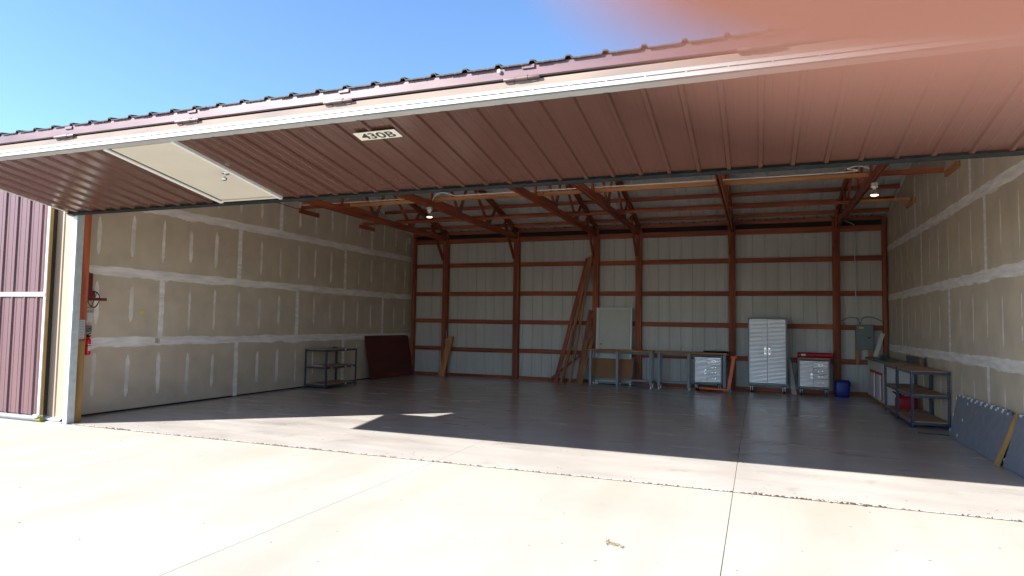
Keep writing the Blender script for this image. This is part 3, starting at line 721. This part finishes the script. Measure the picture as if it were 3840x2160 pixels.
# ------------------------------------------------------------------ steel shelf racks
def rack(x0, x1, y0, y1, top, mid, low, lab, grp, holes=True, skip=()):
    t = thing('shelving_rack', ((x0+x1)/2, (y0+y1)/2, 0), lab, 'shelf rack', grp)
    for (px_, sx) in ((x0, 1), (x1, -1)):
        for (py, sy) in ((y0, 1), (y1, -1)):
            mb = MB(); ww = .13; th = .02
            # two perforated flanges: edge strips joined by rungs between the keyholes
            for f in (0, 1):
                def put(a0, a1, z0, z1):
                    if f == 0: mb.box(*sorted((px_+sx*a0, px_+sx*a1)), *sorted((py, py+sy*th)), z0, z1)
                    else: mb.box(*sorted((px_, px_+sx*th)), *sorted((py+sy*a0, py+sy*a1)), z0, z1)
                put(0, .045, 0, top); put(.085, ww, 0, top)
                z = .03
                while z < top-.05: put(.045, .085, z, z+.075); z += .125
            part('post', mb, M_blue, t, org=(px_, py, 0))
    for z, nm in ((top-.05, 't'), (mid, 'm'), (low, 'l')):
        for yy, s in ((y0, 1), (y1, -1)): part('cross_rail', MB().box(x0+.02, x1-.02, *sorted((yy+s*.021, yy+s*.045)), z-.13, z+.01).box(x0+.03, x1-.03, *sorted((yy+s*.045, yy+s*.11)), z-.03, z-.01), M_blue, t, org=(x0, yy, z))
        for xx, s in ((x0, 1), (x1, -1)): part('side_rail', MB().box(*sorted((xx+s*.021, xx+s*.045)), y0+.02, y1-.02, z-.13, z+.01).box(*sorted((xx+s*.045, xx+s*.11)), y0+.05, y1-.05, z-.03, z-.01), M_blue, t, org=(xx, y0, z))
        part('shelf_board', MB().box(x0+.04, x1-.04, y0+.05, y1-.05, z-.008, z+.045), M_pboard, t, org=(x0, y0, z), bevel=.006)
    return t
ra = rack(.12, 2.12, 19.0, 22.95, 2.98, 1.62, .27, 'low blue steel shelving rack by the left drywall next to the red plywood', 'blue steel shelving racks')
for (y, z) in ((21.3, 2.90), (21.4, .22)): part('rail_sticker', MB().box(2.121, 2.126, y, y+.18, z-.06, z+.07), M_label, ra, org=(2.12, y, z))
for y in (19.5, 21.3, 22.2): part('rail_sticker', MB().box(2.121, 2.127, y, y+.3, 1.52, 1.57), M_label, ra, org=(2.12, y, 1.5))
tag(part('white_rod', MB().tube([(.5, 19.25, 1.70), (1.6, 19.20, 1.70)], .02, 6), M_label, None, org=(1, 19.2, 1.7)), 'short white rod lying on the middle shelf of the left rack', 'rod')
tag(part('black_block', MB().box(.5, .8, 21.9, 22.1, 3.0, 3.05), M_black, None, org=(.6, 22, 3.0), bevel=.01), 'flat black scrap lying on top of the left rack', 'scrap')
rack(40.42, 42.22, 21.75, 25.55, 3.02, 1.72, .30, 'blue steel shelving rack behind the nearer one along the right wall, holding a red can', 'blue steel shelving racks')
rb_ = rack(40.42, 42.22, 17.85, 21.68, 3.02, 1.72, .30, 'near blue steel shelving rack on the right wall with three particle board shelves', 'blue steel shelving racks')
for z in (2.95, 2.83, 1.66, .30, .18): part('bolt_head', MB().lathe([(.028, 17.835), (.022, 17.82)], (40.48, 0, z), 8, 'y'), M_chrome, rb_, org=(40.48, 17.8, z))

# gas can
gc = thing('gas_can', (41.3, 24.2, .35), 'red plastic fuel can with black spout on the bottom shelf of the right rack', 'fuel can')
def roundbox(x0, x1, y0, y1, z0, z1, top=.25, n=6):
    """a moulded jug body: rounded plan, rounded shoulders"""
    def ring(k, z):
        pts = []; cx, cy = (x0+x1)/2, (y0+y1)/2; hx, hy = (x1-x0)/2*k, (y1-y0)/2*k; r = min(hx, hy)*.5
        for (sx, sy, a0) in ((1, 1, 0), (-1, 1, 90), (-1, -1, 180), (1, -1, 270)):
            for i in range(n): a = math.radians(a0+90*i/(n-1)); pts.append((cx+sx*(hx-r)+r*math.cos(a), cy+sy*(hy-r)+r*math.sin(a), z))
        return pts
    hs = [(.94, z0), (1, z0+.04), (1.0, z0+.4*(z1-z0)), (1, z1-top), (.95, z1-top*.5), (.78, z1-top*.12), (.55, z1)]
    vs = []; fs = []; m_ = 4*n
    for k, z in hs: vs += ring(k, z)
    for i in range(len(hs)-1):
        for j in range(m_): fs.append((i*m_+j, i*m_+(j+1) % m_, (i+1)*m_+(j+1) % m_, (i+1)*m_+j))
    fs += [tuple(range(m_))[::-1], tuple((len(hs)-1)*m_+j for j in range(m_))]; return MB().add(vs, fs)
part('can_body', roundbox(40.75, 41.85, 23.6, 24.3, .35, 1.12), M_redp, gc, smooth=True)
part('can_handle', MB().tube(arc([(41.2, 24, 1.05), (41.25, 24, 1.22), (41.6, 24, 1.22), (41.72, 24, 1.02)], 5), .05, 8), M_redp, gc, smooth=True)
part('spout', MB().tube(arc([(41.05, 23.95, 1.08), (41.0, 23.95, 1.2), (40.8, 23.9, 1.25), (40.6, 23.8, 1.38)], 5), [.09]*6+[.07]*6+[.05]*4, 8), M_black, gc, smooth=True)

# ------------------------------------------------------------------ sheet goods and boards
def slab(c0, c1, c2, th, name, m, lab, cat, grp=None):
    """leaning sheet from corner c0, along c1, up c2"""
    a, b, c = Vector(c0), Vector(c1), Vector(c2); nrm = (b-a).cross(c-a).normalized()*th
    return tag(part(name, MB().prism([a, b, b+(c-a), c], nrm), m, None, org=tuple(c0), bevel=.01), lab, cat, grp)
slab((.78, 27.0, 0.0), (.62, 34.9, 0.0), (.12, 26.95, 3.88), .05, 'plywood_sheet', M_redply, 'dark red plywood sheet leaning on the left drywall near the back corner', 'plywood')
ob_ = tag(part('leaning_plank', MB().beam((4.05, 34.35, .0), (4.82, 34.78, 3.88), .62, .14, (1, 0, 0)), WL['z'], None, org=(4, 34.4, 0), bevel=.01), 'short wide orange plank leaning on the back wall by the second post', 'plank')
tag(part('hanging_cord', MB().tube(arc([(4.27, 34.82, 4.4), (4.30, 34.8, 3.9), (4.36, 34.75, 3.6), (4.42, 34.72, 3.35), (4.33, 34.7, 3.15), (4.22, 34.75, 3.3), (4.28, 34.8, 3.6), (4.34, 34.8, 3.1), (4.3, 34.8, 2.6)]), .022, 6), M_galv, None, org=(4.3, 34.8, 3.5), smooth=True), 'grey looped cord hanging on the post behind the orange plank', 'cord')
LBM = [WR['z'], WL['z'], WR['z'], wood('brown_lumber', (.30, .12, .05), (.40, .18, .08), ax['z'])]
for i, (x0, y0, x1, z1, wd_, m_, lab) in enumerate((
    (15.70, 34.0, 18.40, 11.20, .30, 0, 'long red board leaning leftmost in the fan against the middle post'),
    (15.88, 33.95, 18.52, 11.28, .16, 0, 'narrow red board just right of the leftmost long one in the fan'),
    (16.25, 34.0, 18.62, 11.36, .16, 3, 'brown board in the middle of the fan of long leaning lumber'),
    (16.42, 34.05, 18.70, 11.30, .12, 0, 'thin red strip between the middle long boards of the fan'),
    (17.10, 33.9, 18.80, 11.45, .20, 3, 'rightmost long brown board of the fan leaning on the middle post'))):
    tag(part('leaning_board', MB().beam((x0, y0, 0.0), (x1, 34.78, z1), wd_, .13, (1, 0, 0)), LBM[m_], None, org=(x0, y0, 0), bevel=.008), lab, 'board', 'long boards leaning on the middle post')
for i, (x0, y0, x1, z1, wd_, m_, lab) in enumerate((
    (17.85, 33.8, 18.72, 6.5, .34, 0, 'short reddish board leaning right of the long fan of lumber'),
    (18.05, 33.65, 18.80, 5.9, .30, 3, 'short wide board in front of the short reddish one by the middle post'),
    (18.15, 33.4, 18.88, 3.9, .40, 3, 'stubby board leaning behind the left end of the workbench'))):
    tag(part('leaning_board', MB().beam((x0, y0, 0.0), (x1, 34.75, z1), wd_, .13, (1, 0, 0)), LBM[m_], None, org=(x0, y0, 0), bevel=.008), lab, 'board', 'short boards leaning by the middle post')
tag(part('diagonal_stick', MB().beam((14.95, 34.4, .06), (17.75, 34.9, 2.4), .12, .18, (0, 1, 0)), WR['x'], None, org=(15, 34.4, 0), bevel=.008), 'red stick slanting along the floor behind the fan of long boards', 'board')

# white door slab with its frame
dr = thing('spare_door', (20.9, 34.5, 0), 'spare white door in its frame leaning upright between two posts behind the bench', 'door')
lean = lambda z: 34.25+.075*z
def dbox(x0, x1, z0, z1, a, b):
    return MB().add([(x0, lean(z0)-a, z0), (x1, lean(z0)-a, z0), (x1, lean(z0)-b, z0), (x0, lean(z0)-b, z0), (x0, lean(z1)-a, z1), (x1, lean(z1)-a, z1), (x1, lean(z1)-b, z1), (x0, lean(z1)-b, z1)],
                    [(0, 1, 2, 3), (4, 7, 6, 5), (0, 4, 5, 1), (1, 5, 6, 2), (2, 6, 7, 3), (3, 7, 4, 0)])
part('door_leaf', dbox(19.62, 22.30, .1, 6.55, 0.0, .13), mat('dull_white_door', (.52, .50, .42), .5, var=.05, scale=3), dr)
for a, b in ((19.34, 19.50), (22.34, 22.52)): part('frame_jamb', dbox(a, b, .02, 6.74, -.04, .20), M_cabw, dr)
part('frame_jamb', dbox(19.505, 19.60, .02, 6.55, -.04, .13), M_cream, dr)
part('frame_head', dbox(19.505, 22.335, 6.57, 6.74, -.04, .20), M_cabw, dr)
for z in (3.52, 3.05):
    part('lock_hole', MB().lathe([(.07, lean(z)-.136), (.07, lean(z)-.131)], (19.80, 0, z), 14, 'y'), M_black, dr)
tag(part('wood_block', MB().box(19.02, 19.33, 34.6, 34.85, 6.48, 6.72), WL['x'], None, org=(19.1, 34.7, 6.5), bevel=.01), 'small pale wood block beside the top left corner of the spare door', 'block')

# ------------------------------------------------------------------ workbenches
def bench(x0, x1, lab, midleg):
    t = thing('workbench', ((x0+x1)/2, 33.6, 0), lab, 'workbench', 'grey steel workbenches with wooden tops')
    part('bench_top', MB().box(x0, x1, 32.75, 34.4, 2.96, 3.08), WL['x'], t, org=(x0, 33, 3), bevel=.01)
    for lx in (x0+.22, midleg, x1-.32):
        for ly in (32.9, 34.1):
            part('leg', MB().box(lx, lx+.22, ly, ly+.2, .14, 2.95), M_bench, t, org=(lx, ly, 0), bevel=.01)
            part('levelling_foot', MB().lathe([(.07, 0), (.07, .03), (.025, .05), (.025, .14)], (lx+.11, ly+.1, 0), 10), M_chrome, t, org=(lx, ly, 0), smooth=True)
        part('side_rail', MB().box(lx+.06, lx+.16, 33.1, 34.1, .30, .48), M_bench, t, org=(lx, 33, .3))
    part('lower_stretcher', MB().box(x0+.25, x1-.2, 33.85, 33.95, .38, .56), M_bench, t, org=(x0, 33.9, .4))
    part('apron_rail', MB().box(x0+.3, x1-.2, 34.15, 34.25, 2.7, 2.94), M_bench, t, org=(x0, 34.2, 2.8))
    part('leg_plate', MB().box(midleg+.03, midleg+.18, 32.885, 32.898, 2.45, 2.62), M_cabgrey, t, org=(midleg, 32.9, 2.5))
bench(18.86, 24.58, 'left workbench with wooden top in front of the spare white door', 21.42)
bench(24.72, 30.48, 'right workbench with wooden top and a black disc on it', 27.35)
slab((19.05, 33.5, .62), (22.75, 33.3, .60), (19.10, 34.0, 2.28), .02, 'hardboard_sheet', M_brownboard, 'tan hardboard sheet leaning under the left workbench', 'board')
pa = tag(part('folded_frame', MB().box(19.6, 22.9, 34.05, 34.3, .14, .22).box(21.2, 24.4, 34.45, 34.6, .30, .50).box(19.8, 23.9, 34.35, 34.42, .06, .12), M_plate, None, org=(21, 34, .2)), 'dark steel frame pieces lying on the floor under the left workbench', 'frame')
tag(part('black_disc', MB().lathe([(.80, 3.09), (.98, 3.12), (1.02, 3.17), (.99, 3.20), (.92, 3.18), (.1, 3.17)], (29.55, 33.7, 0), 36), M_black, None, org=(29.5, 33.7, 3.1), smooth=True), 'flat black round plastic lid on the right end of the right workbench', 'lid')

def casters(t, x0, x1, y0, y1, h=.5):
    for cx in (x0+.22, x1-.22):
        for cyy in (y0+.2, y1-.25):
            c = part('caster', MB().box(cx-.2, cx+.16, cyy-.15, cyy+.15, h-.06, h+.02), M_black, t, org=(cx, cyy, 0))
            part('caster_fork', MB().beam((cx-.07, cyy, h-.05), (cx-.09, cyy+.02, .18), .02, .14, (1, 0, 0)).beam((cx+.07, cyy, h-.05), (cx+.07, cyy+.02, .18), .02, .14, (1, 0, 0)), M_chrome, c, org=(cx, cyy, 0))
            part('caster_wheel', MB().lathe([(.15, -.05), (.18, -.03), (.18, .03), (.15, .05)], (cx, cyy+.02, .18), 18, 'x'), M_rub, c, org=(cx, cyy, 0), smooth=True)
def ribface(x0, x1, y, z0, z1, n, amp=.016):
    """horizontal half-round ribs pressed in a sheet front"""
    vs = []; fs = []; per = (z1-z0)/n; q = 5
    rows = []
    for i in range(n):
        for k in range(q): t = k/q; rows.append((z0+(i+t)*per, amp*abs(math.sin(math.pi*t))))
    rows.append((z1, 0))
    for z, a in rows: vs += [(x0, y-a, z), (x1, y-a, z)]
    for i in range(len(rows)-1): fs.append((2*i, 2*i+1, 2*i+3, 2*i+2))
    return MB().add(vs, fs).box(x0, x1, y+.001, y+.03, z0, z1)
def handle(t, x, y, z, hgt=.45):
    h = part('handle', MB().box(x-.075, x+.075, y-.05, y-.012, z-hgt/2, z+hgt/2), M_chrome, t, org=(x, y, z), bevel=.01)
    part('handle_recess', MB().box(x-.04, x+.04, y-.055, y-.0505, z-hgt*.28, z+hgt*.28), M_plate, h, org=(x, y, z))
    part('lever', MB().tube([(x, y-.09, z-hgt*.3), (x, y-.10, z+hgt*.3)], .022, 8), M_chrome, h, org=(x, y, z), smooth=True)
# tall cabinet
tc_ = thing('tall_cabinet', (33.5, 34, 0), 'tall rolling steel cabinet with two ribbed shiny doors', 'cabinet')
part('cabinet_body', MB().box(32.05, 34.97, 33.28, 34.85, .62, 5.95), M_cabgrey, tc_, bevel=.015)
part('cabinet_top', MB().box(32.02, 35.0, 33.22, 34.88, 5.952, 6.0), M_cabgrey, tc_, bevel=.01)
part('cabinet_door', ribface(32.17, 33.485, 33.24, .80, 5.86, 48), M_alu, tc_, org=(32.2, 33.2, .8), smooth=True)
part('cabinet_door', ribface(33.515, 34.84, 33.24, .80, 5.86, 48), M_alu, tc_, org=(33.5, 33.2, .8), smooth=True)
handle(tc_, 33.34, 33.23, 3.35, .55); handle(tc_, 33.66, 33.23, 3.33, .55)
part('key_lock', MB().lathe([(.025, 33.19), (.03, 33.23)], (33.66, 0, 3.72), 10, 'y'), M_plate, tc_)
casters(tc_, 32.1, 34.95, 33.3, 34.9, .58)
def cab(x0, x1, y, z1, lab, door_left=True):
    t = thing('rolling_cabinet', ((x0+x1)/2, y+.7, 0), lab, 'cabinet', 'low rolling cabinets with ribbed fronts')
    part('cabinet_body', MB().box(x0, x1, y+.04, y+1.45, .56, z1), M_cabgrey, t, bevel=.015)
    m = x0+(x1-x0)*.47
    part('cabinet_door', ribface(x0+.12, m-.01, y, .68, z1-.17, 20), M_alu, t, org=(x0, y, .7), smooth=True)
    handle(t, m-.11, y-.01, .68+(z1-.85)*.42, .38)
    zz = [.68, 1.28, 1.68, 2.08, z1-.17] if z1 > 2.6 else [.68, 1.2, 1.6, 2.0, z1-.17]
    cnt = [6, 4, 4, 5]
    for a, b, n in zip(zz, zz[1:], cnt):
        dd = part('drawer', ribface(m+.01, x1-.12, y, a+.012, b-.012, n), M_alu, t, org=(m, y, a), smooth=True)
        cx = (m+x1-.12)/2; cz = (a+b)/2
        part('drawer_pull', MB().box(cx-.17, cx+.17, y-.04, y-.013, cz-.06, cz+.06), M_chrome, dd, org=(cx, y, cz), bevel=.008)
        part('pull_recess', MB().box(cx-.11, cx+.11, y-.045, y-.0405, cz-.03, cz+.03), M_plate, dd, org=(cx, y, cz))
    part('grab_bar', MB().tube([(x0+.12, y-.10, z1-.09), (x1-.12, y-.10, z1-.09)], .03, 10).box(x0+.1, x0+.15, y-.1, y+.03, z1-.12, z1-.06).box(x1-.15, x1-.1, y-.1, y+.03, z1-.12, z1-.06), M_black, t, org=(x0, y, z1), smooth=True)
    casters(t, x0, x1, y, y+1.45, .52)
    return t
cab(27.86, 30.10, 33.05, 2.86, 'low rolling cabinet with ribbed door and drawers under the right workbench')
c3 = cab(35.74, 37.98, 33.15, 2.84, 'low rolling cabinet right of the tall one with a red roll on top')
part('cabinet_worktop', MB().box(35.72, 38.0, 33.12, 34.65, 2.842, 2.90), WL['x'], c3, org=(36, 33, 2.85))
ro = thing('vinyl_roll', (36.95, 33.7, 3.1), 'thick rolled red vinyl mat lying on top of the right low cabinet', 'roll')
part('roll_body', MB().lathe([(.15, 35.70), (.205, 35.72), (.21, 36.5), (.205, 37.4), (.208, 38.18), (.15, 38.20)], (0, 33.7, 3.112), 20, 'x'), M_red, ro, smooth=True)
part('printed_label', MB().add([(x_, 33.7-.213*math.cos(a), 3.112+.213*math.sin(a)) for x_ in (35.98, 36.30) for a in (-.35, 0, .35)], [(0, 1, 4, 3), (1, 2, 5, 4)]), M_label, ro)
part('printed_label', MB().add([(x_, 33.7-.2135*math.cos(a), 3.112+.2135*math.sin(a)) for x_ in (36.85, 37.0) for a in (-.25, 0, .2)], [(0, 1, 4, 3), (1, 2, 5, 4)]), M_ink, ro)
for i, (x0, x1, wd_) in enumerate(((35.32, 35.10, .10), (35.46, 35.16, .09), (35.60, 35.23, .08))):
    tag(part('metal_strip', MB().beam((x0, 33.4+.05*i, 0), (x1, 34.7, 2.85-.1*i), wd_, .05, (1, 0, 0)), M_galv, None, org=(x0, 33.5, 0)), ('leftmost', 'middle', 'rightmost')[i]+' of three thin grey metal strips leaning between the tall and low cabinets', 'metal strip', 'metal strips leaning between the cabinets')

# orange dolly
od = thing('lifting_dolly', (30, 32, 0), 'orange steel lifting dolly with tall upright and long foot near the low cabinet', 'dolly')
part('foot_bar', MB().beam((28.35, 32.6, .24), (30.62, 31.75, .24), .2, .17, (0, 1, 0)), M_orange, od, bevel=.015)
part('upright', MB().beam((30.62, 31.7, .20), (31.02, 32.15, 2.74), .27, .2, (1, 0, 0)), M_orange, od, bevel=.015)
part('upright_cap', MB().lathe([(.09, 30.78), (.115, 30.80), (.115, 31.25), (.09, 31.27)], (0, 32.15, 2.80), 14, 'x'), M_orange, od, smooth=True)
part('rear_wheel', MB().lathe([(.13, -.06), (.17, -.05), (.17, .05), (.13, .06)], (30.72, 31.6, .17), 20, 'y'), M_grub, od, smooth=True)
part('front_wheel', MB().lathe([(.10, -.05), (.13, -.04), (.13, .04), (.10, .05)], (28.3, 32.55, .13), 16, 'y'), M_rub, od, smooth=True)
part('foot_wheel_fork', MB().beam((28.05, 32.7, .38), (28.32, 32.58, .14), .05, .05), M_galv, od)

# blue jug
bj = thing('water_jug', (38.8, 33.5, 0), 'dark blue plastic jug on the floor by the rightmost post', 'jug')
part('jug_body', roundbox(38.32, 39.32, 33.0, 33.8, 0.0, 1.28, top=.3), M_jug, bj, smooth=True)
part('jug_handle', MB().tube(arc([(39.05, 33.4, 1.15), (39.22, 33.4, 1.24), (39.36, 33.4, 1.05), (39.34, 33.4, .8)], 5), .05, 8), M_jug, bj, smooth=True)
part('jug_cap', MB().lathe([(.10, 1.25), (.10, 1.34), (.08, 1.36)], (38.62, 33.4, 0), 14), M_jug, bj, smooth=True)

# breaker panel
ep = thing('breaker_box', (40.6, 34.9, 4.5), 'grey electrical breaker panel with yellow label on the back wall', 'electrical panel')
part('panel_body', MB().box(40.0, 41.22, 34.72, 35.05, 3.62, 5.55), M_box, ep, bevel=.02)
part('panel_door', MB().box(40.14, 41.08, 34.69, 34.718, 3.78, 5.40), M_box, ep, bevel=.01)
part('door_latch', MB().box(40.78, 41.0, 34.67, 34.689, 4.48, 4.60), M_black, ep)
part('warning_label', MB().box(40.18, 40.52, 34.683, 34.689, 5.36-.12, 5.50-.12), M_yel, ep)
for xx in (39.98, 40.92): part('backing_board', MB().box(xx, xx+.30, 35.06, 35.18, 2.45 if xx < 40.5 else 2.7, 5.5), WL['z'], ep, org=(xx, 35.1, 3))
part('riser_conduit', MB().tube(arc([(40.20, 34.85, 5.55), (40.16, 35.0, 6.2), (40.08, 35.05, 7.0), (40.02, 35.08, 9), (40.0, 35.1, 13.0), (39.9, 35.0, 13.5), (39.4, 34.95, 13.75), (39.0, 34.9, 13.9)]), .03, 8), M_galv, ep, smooth=True)
part('loop_cable', MB().tube(arc([(40.25, 34.85, 5.55), (40.15, 34.9, 6.0), (39.6, 34.95, 6.1), (39.0, 35.0, 5.85)]), .03, 8), M_plate, ep, smooth=True)
part('loop_cable', MB().tube(arc([(40.30, 34.85, 5.55), (40.5, 34.9, 6.05), (41.1, 34.95, 6.15), (41.9, 35.0, 5.8)]), .03, 8), M_plate, ep, smooth=True)
part('loop_cable', MB().tube(arc([(39.05, 34.95, 5.75), (39.3, 34.95, 5.35), (39.7, 34.95, 5.2), (40.0, 34.9, 5.15)]), .03, 8), M_plate, ep, smooth=True)

# white cabinet counter
wc = thing('base_cabinet', (41.4, 30.5, 0), 'old white kitchen base cabinet with taped doors along the right wall', 'cabinet')
part('cabinet_body', MB().box(40.72, 42.2, 26.2, 34.3, .22, 2.93), M_cabw, wc, bevel=.01)
part('toe_kick', MB().box(40.95, 42.2, 26.4, 34.2, 0, .22), WL['y'], wc)
part('counter_top', MB().box(40.55, 42.25, 26.0, 34.6, 2.932, 3.06), M_countr, wc, bevel=.01)
part('drawer_front', MB().box(40.66, 40.715, 28.0, 33.6, 2.30, 2.88), M_cabw, wc, bevel=.01)
for a, b in ((30.9, 32.4), (28.5, 29.9)): part('cabinet_door', MB().box(40.60, 40.715, a, b, .35, 2.05), M_cabw, wc, org=(40.6, a, .4), bevel=.01)
part('open_bay', MB().box(40.70, 40.716, 28.1, 33.2, .3, 2.22), WR['z'], wc)
for y in (33.4, 32.2, 31.1, 30.2, 29.2): part('tape_strip', MB().box(40.645, 40.655, y, y+.35, 2.52, 2.56), M_label, wc, org=(40.65, y, 2.5))
for z in (2.5, 1.6, .6): part('tape_strip', MB().box(40.705, 40.712, 26.5, 27.2, z, z+.04), M_label, wc, org=(40.7, 26.6, z))
tag(part('black_tin', MB().box(41.0, 41.35, 30.1, 30.7, 3.065, 3.36), mat('dark_green_tin', (.012, .03, .03), .4), None, org=(41.2, 30.4, 3.1), bevel=.02), 'small dark box standing on the white base cabinet', 'box')
sb = tag(part('backsplash_board', MB().box(42.0, 42.12, 22.9, 27.4, 3.07, 3.52), mat('grey_laminate_board', (.10, .10, .11), .5), None, org=(42.1, 24, 3.1), bevel=.01), 'grey laminate board standing on edge against the right drywall', 'board')
tag(part('end_block', MB().box(41.9, 42.0, 22.88, 23.15, 3.07, 3.5), WL['z'], None, org=(42, 23, 3.1)), 'orange wood end piece of the board on the right rack', 'block')
tag(part('white_board_offcut', MB().beam((41.25, 34.5, 3.1), (41.85, 34.8, 4.9), .3, .04, (1, 0, 0)), M_cabw, None, org=(41.3, 34.5, 3.1)), 'narrow white offcut leaning in the right back corner', 'offcut')

# grey foam panels on the right wall
def foam(yA, yB, xb, lab, clips=True, top=2.02):
    t = thing('foam_panel', (xb, yA, 0), lab, 'panel', 'grey panels leaning on the right wall')
    a = Vector((xb, yA, .0)); b = Vector((xb, yB, .0)); c = Vector((42.18, yA, top)); n = Vector((-.95, 0, .22)).normalized()*.07
    part('panel_board', MB().prism([a, b, b+(c-a), c], n), M_sheet, t, bevel=.01)
    if clips:
        y = yA-.35
        k = 0
        while y > yB+.1:
            q = a+(c-a)*1.0; p = Vector((q.x, y, q.z)); part('edge_clip', MB().box(p.x-.10, p.x+.02, y-.13, y+.05, p.z-.06, p.z+.03), M_label, t, org=tuple(p)); y -= .62+.12*(k % 2); k += 1
        for f in (.12, .5, .9):
            p = a+(c-a)*f; part('edge_clip', MB().box(p.x-.09, p.x+.01, yA-.02, yA+.05, p.z-.07, p.z+.07), M_label, t, org=tuple(p))
    return t
foam(16.05, 8.9, 41.78, 'rear grey foam panel with white edge clips leaning on the right wall')
f2 = foam(14.15, 8.3, 41.60, 'front grey foam panel left of the yellow stick, small orange mark near its top', top=1.93)
part('orange_mark', MB().add([(41.94, 12.7, 1.45), (41.94, 12.55, 1.45), (41.99, 12.6, 1.62), (41.99, 12.72, 1.6)], [(0, 1, 2, 3)]), M_orange, f2)
foam(8.1, .9, 41.66, 'grey foam panel right of the yellow stick at the edge of view')
tag(part('leaning_stick', MB().beam((41.38, 8.05, .02), (42.15, 8.15, 2.05), .13, .16, (0, 1, 0)), wood('yellow_lumber', (.50, .27, .07), (.62, .35, .11), ax['z']), None, org=(41.4, 8, 0), bevel=.008), 'yellow timber stick leaning between the grey panels on the right wall', 'stick')
tag(part('loose_wire', MB().tube(arc([(40.35, 15.95, .02), (40.8, 15.75, .03), (41.2, 15.85, .02), (41.6, 15.6, .03)]), .02, 6), M_cord, None, org=(41, 15.8, 0), smooth=True), 'dark wire lying on the floor beside the grey panels', 'wire')
# dry grass tuft on the apron
lf = MB(); r_ = random.Random(5)
for i in range(150):
    t = r_.random(); cx = 29.36+.44*t; cy = -6.6-.24*t; a = -.5+r_.gauss(0, .6); l = r_.uniform(.02, .07)
    p0 = Vector((cx+r_.gauss(0, .02), cy+r_.gauss(0, .055), .0+r_.uniform(0, .02))); p1 = p0+Vector((l*math.cos(a), l*math.sin(a), r_.uniform(0, .02)))
    lf.beam(p0, p1, .008, .004)
lf.beam((29.34, -6.42, .04), (29.40, -6.62, 0), .012, .01); lf.beam((29.38, -6.66, .0), (29.45, -6.85, .01), .012, .01)
tag(part('grass_tuft', lf, M_leaf, None, org=(29.5, -6.7, 0)), 'small tuft of dry grass lying on the sunlit apron', 'grass tuft')

# ------------------------------------------------------------------ the photographer's hand, one fingertip over the corner of the lens
def camp(r, u, f):      # millimetres right, up and forward of the lens -> metres
    v = Vector([CAM[i]*FT for i in range(3)]) + (r2*r + u2*u + fw*f)*.001
    return v
def hand():
    J = []; E_ = []; R_ = []
    def chain(pts, start=None):
        last = start
        for (r, u, f, rad) in pts:
            J.append(camp(r, u, f)); R_.append(rad*.001); i = len(J)-1
            if last is not None: E_.append((last, i))
            last = i
        return last
    wr = chain([(150, -70, -75, 27)])
    pm = chain([(128, -42, -58, 25)], wr)
    # index: knuckle, middle joint, end joint, tip pad
    kn = chain([(104, 4, -40, 13)], pm); chain([(84, 22, -12, 9.4), (64, 24, 4, 8.6), (42, 19.5, 11.5, 8.2), (24, 13.3, 13.0, 8.1), (11, 10.7, 12.4, 7.8), (-1.0, 10.6, 12.2, 6.7)], kn)
    k2 = chain([(112, -16, -36, 13)], pm); chain([(100, -8, -8, 9), (84, -14, 6, 8.4), (72, -24, 2, 7.8), (68, -30, -4, 6.6)], k2)
    k3 = chain([(118, -36, -36, 12)], pm); chain([(106, -30, -8, 8.6), (90, -36, 4, 8), (80, -44, 0, 7.3), (76, -49, -5, 6.2)], k3)
    k4 = chain([(124, -56, -38, 11)], pm); chain([(112, -52, -14, 7.8), (98, -57, -4, 7.2), (90, -62, -7, 6.5), (87, -66, -11, 5.6)], k4)
    th = chain([(116, -46, -78, 13)], wr); chain([(96, -30, -66, 10.5), (76, -20, -52, 9.4), (62, -16, -44, 7.4)], th)
    me = bpy.data.meshes.new('hand'); org = camp(120, -40, -50)
    me.from_pydata([tuple(p-org) for p in J], E_, []); me.materials.append(M_skin)
    o = bpy.data.objects.new('hand', me); C.objects.link(o); o.location = org
    sk = o.modifiers.new('skin', 'SKIN'); sk.use_smooth_shade = True; sk.branch_smoothing = .5
    for i, v in enumerate(me.skin_vertices[0].data): v.radius = (R_[i], R_[i]); v.use_root = (i == 1)
    sb_ = o.modifiers.new('sub', 'SUBSURF'); sb_.levels = 2; sb_.render_levels = 2
    tag(o, 'out of focus hand with one pinkish fingertip covering the top right corner of the view', 'hand')
    # fingernail of the index finger, on the side away from the lens
    nb = MB(); cx = camp(12, 12.4, 18.6)
    me2 = bpy.data.meshes.new('fingernail'); vs = []; fs = []
    for i in range(7):
        for j in range(5):
            a = (i-3)/3*.8; vs.append(camp(15-2.4*j, 11+8*math.sin(a)*.75, 12.6+7.6*math.cos(a)) - org)
    for i in range(6):
        for j in range(4): q = i*5+j; fs.append((q, q+1, q+6, q+5))
    me2.from_pydata([tuple(v) for v in vs], [], fs); me2.materials.append(mat('nail', (.62, .42, .36), .3))
    n_ = bpy.data.objects.new('fingernail', me2); C.objects.link(n_); n_.parent = o
hand()
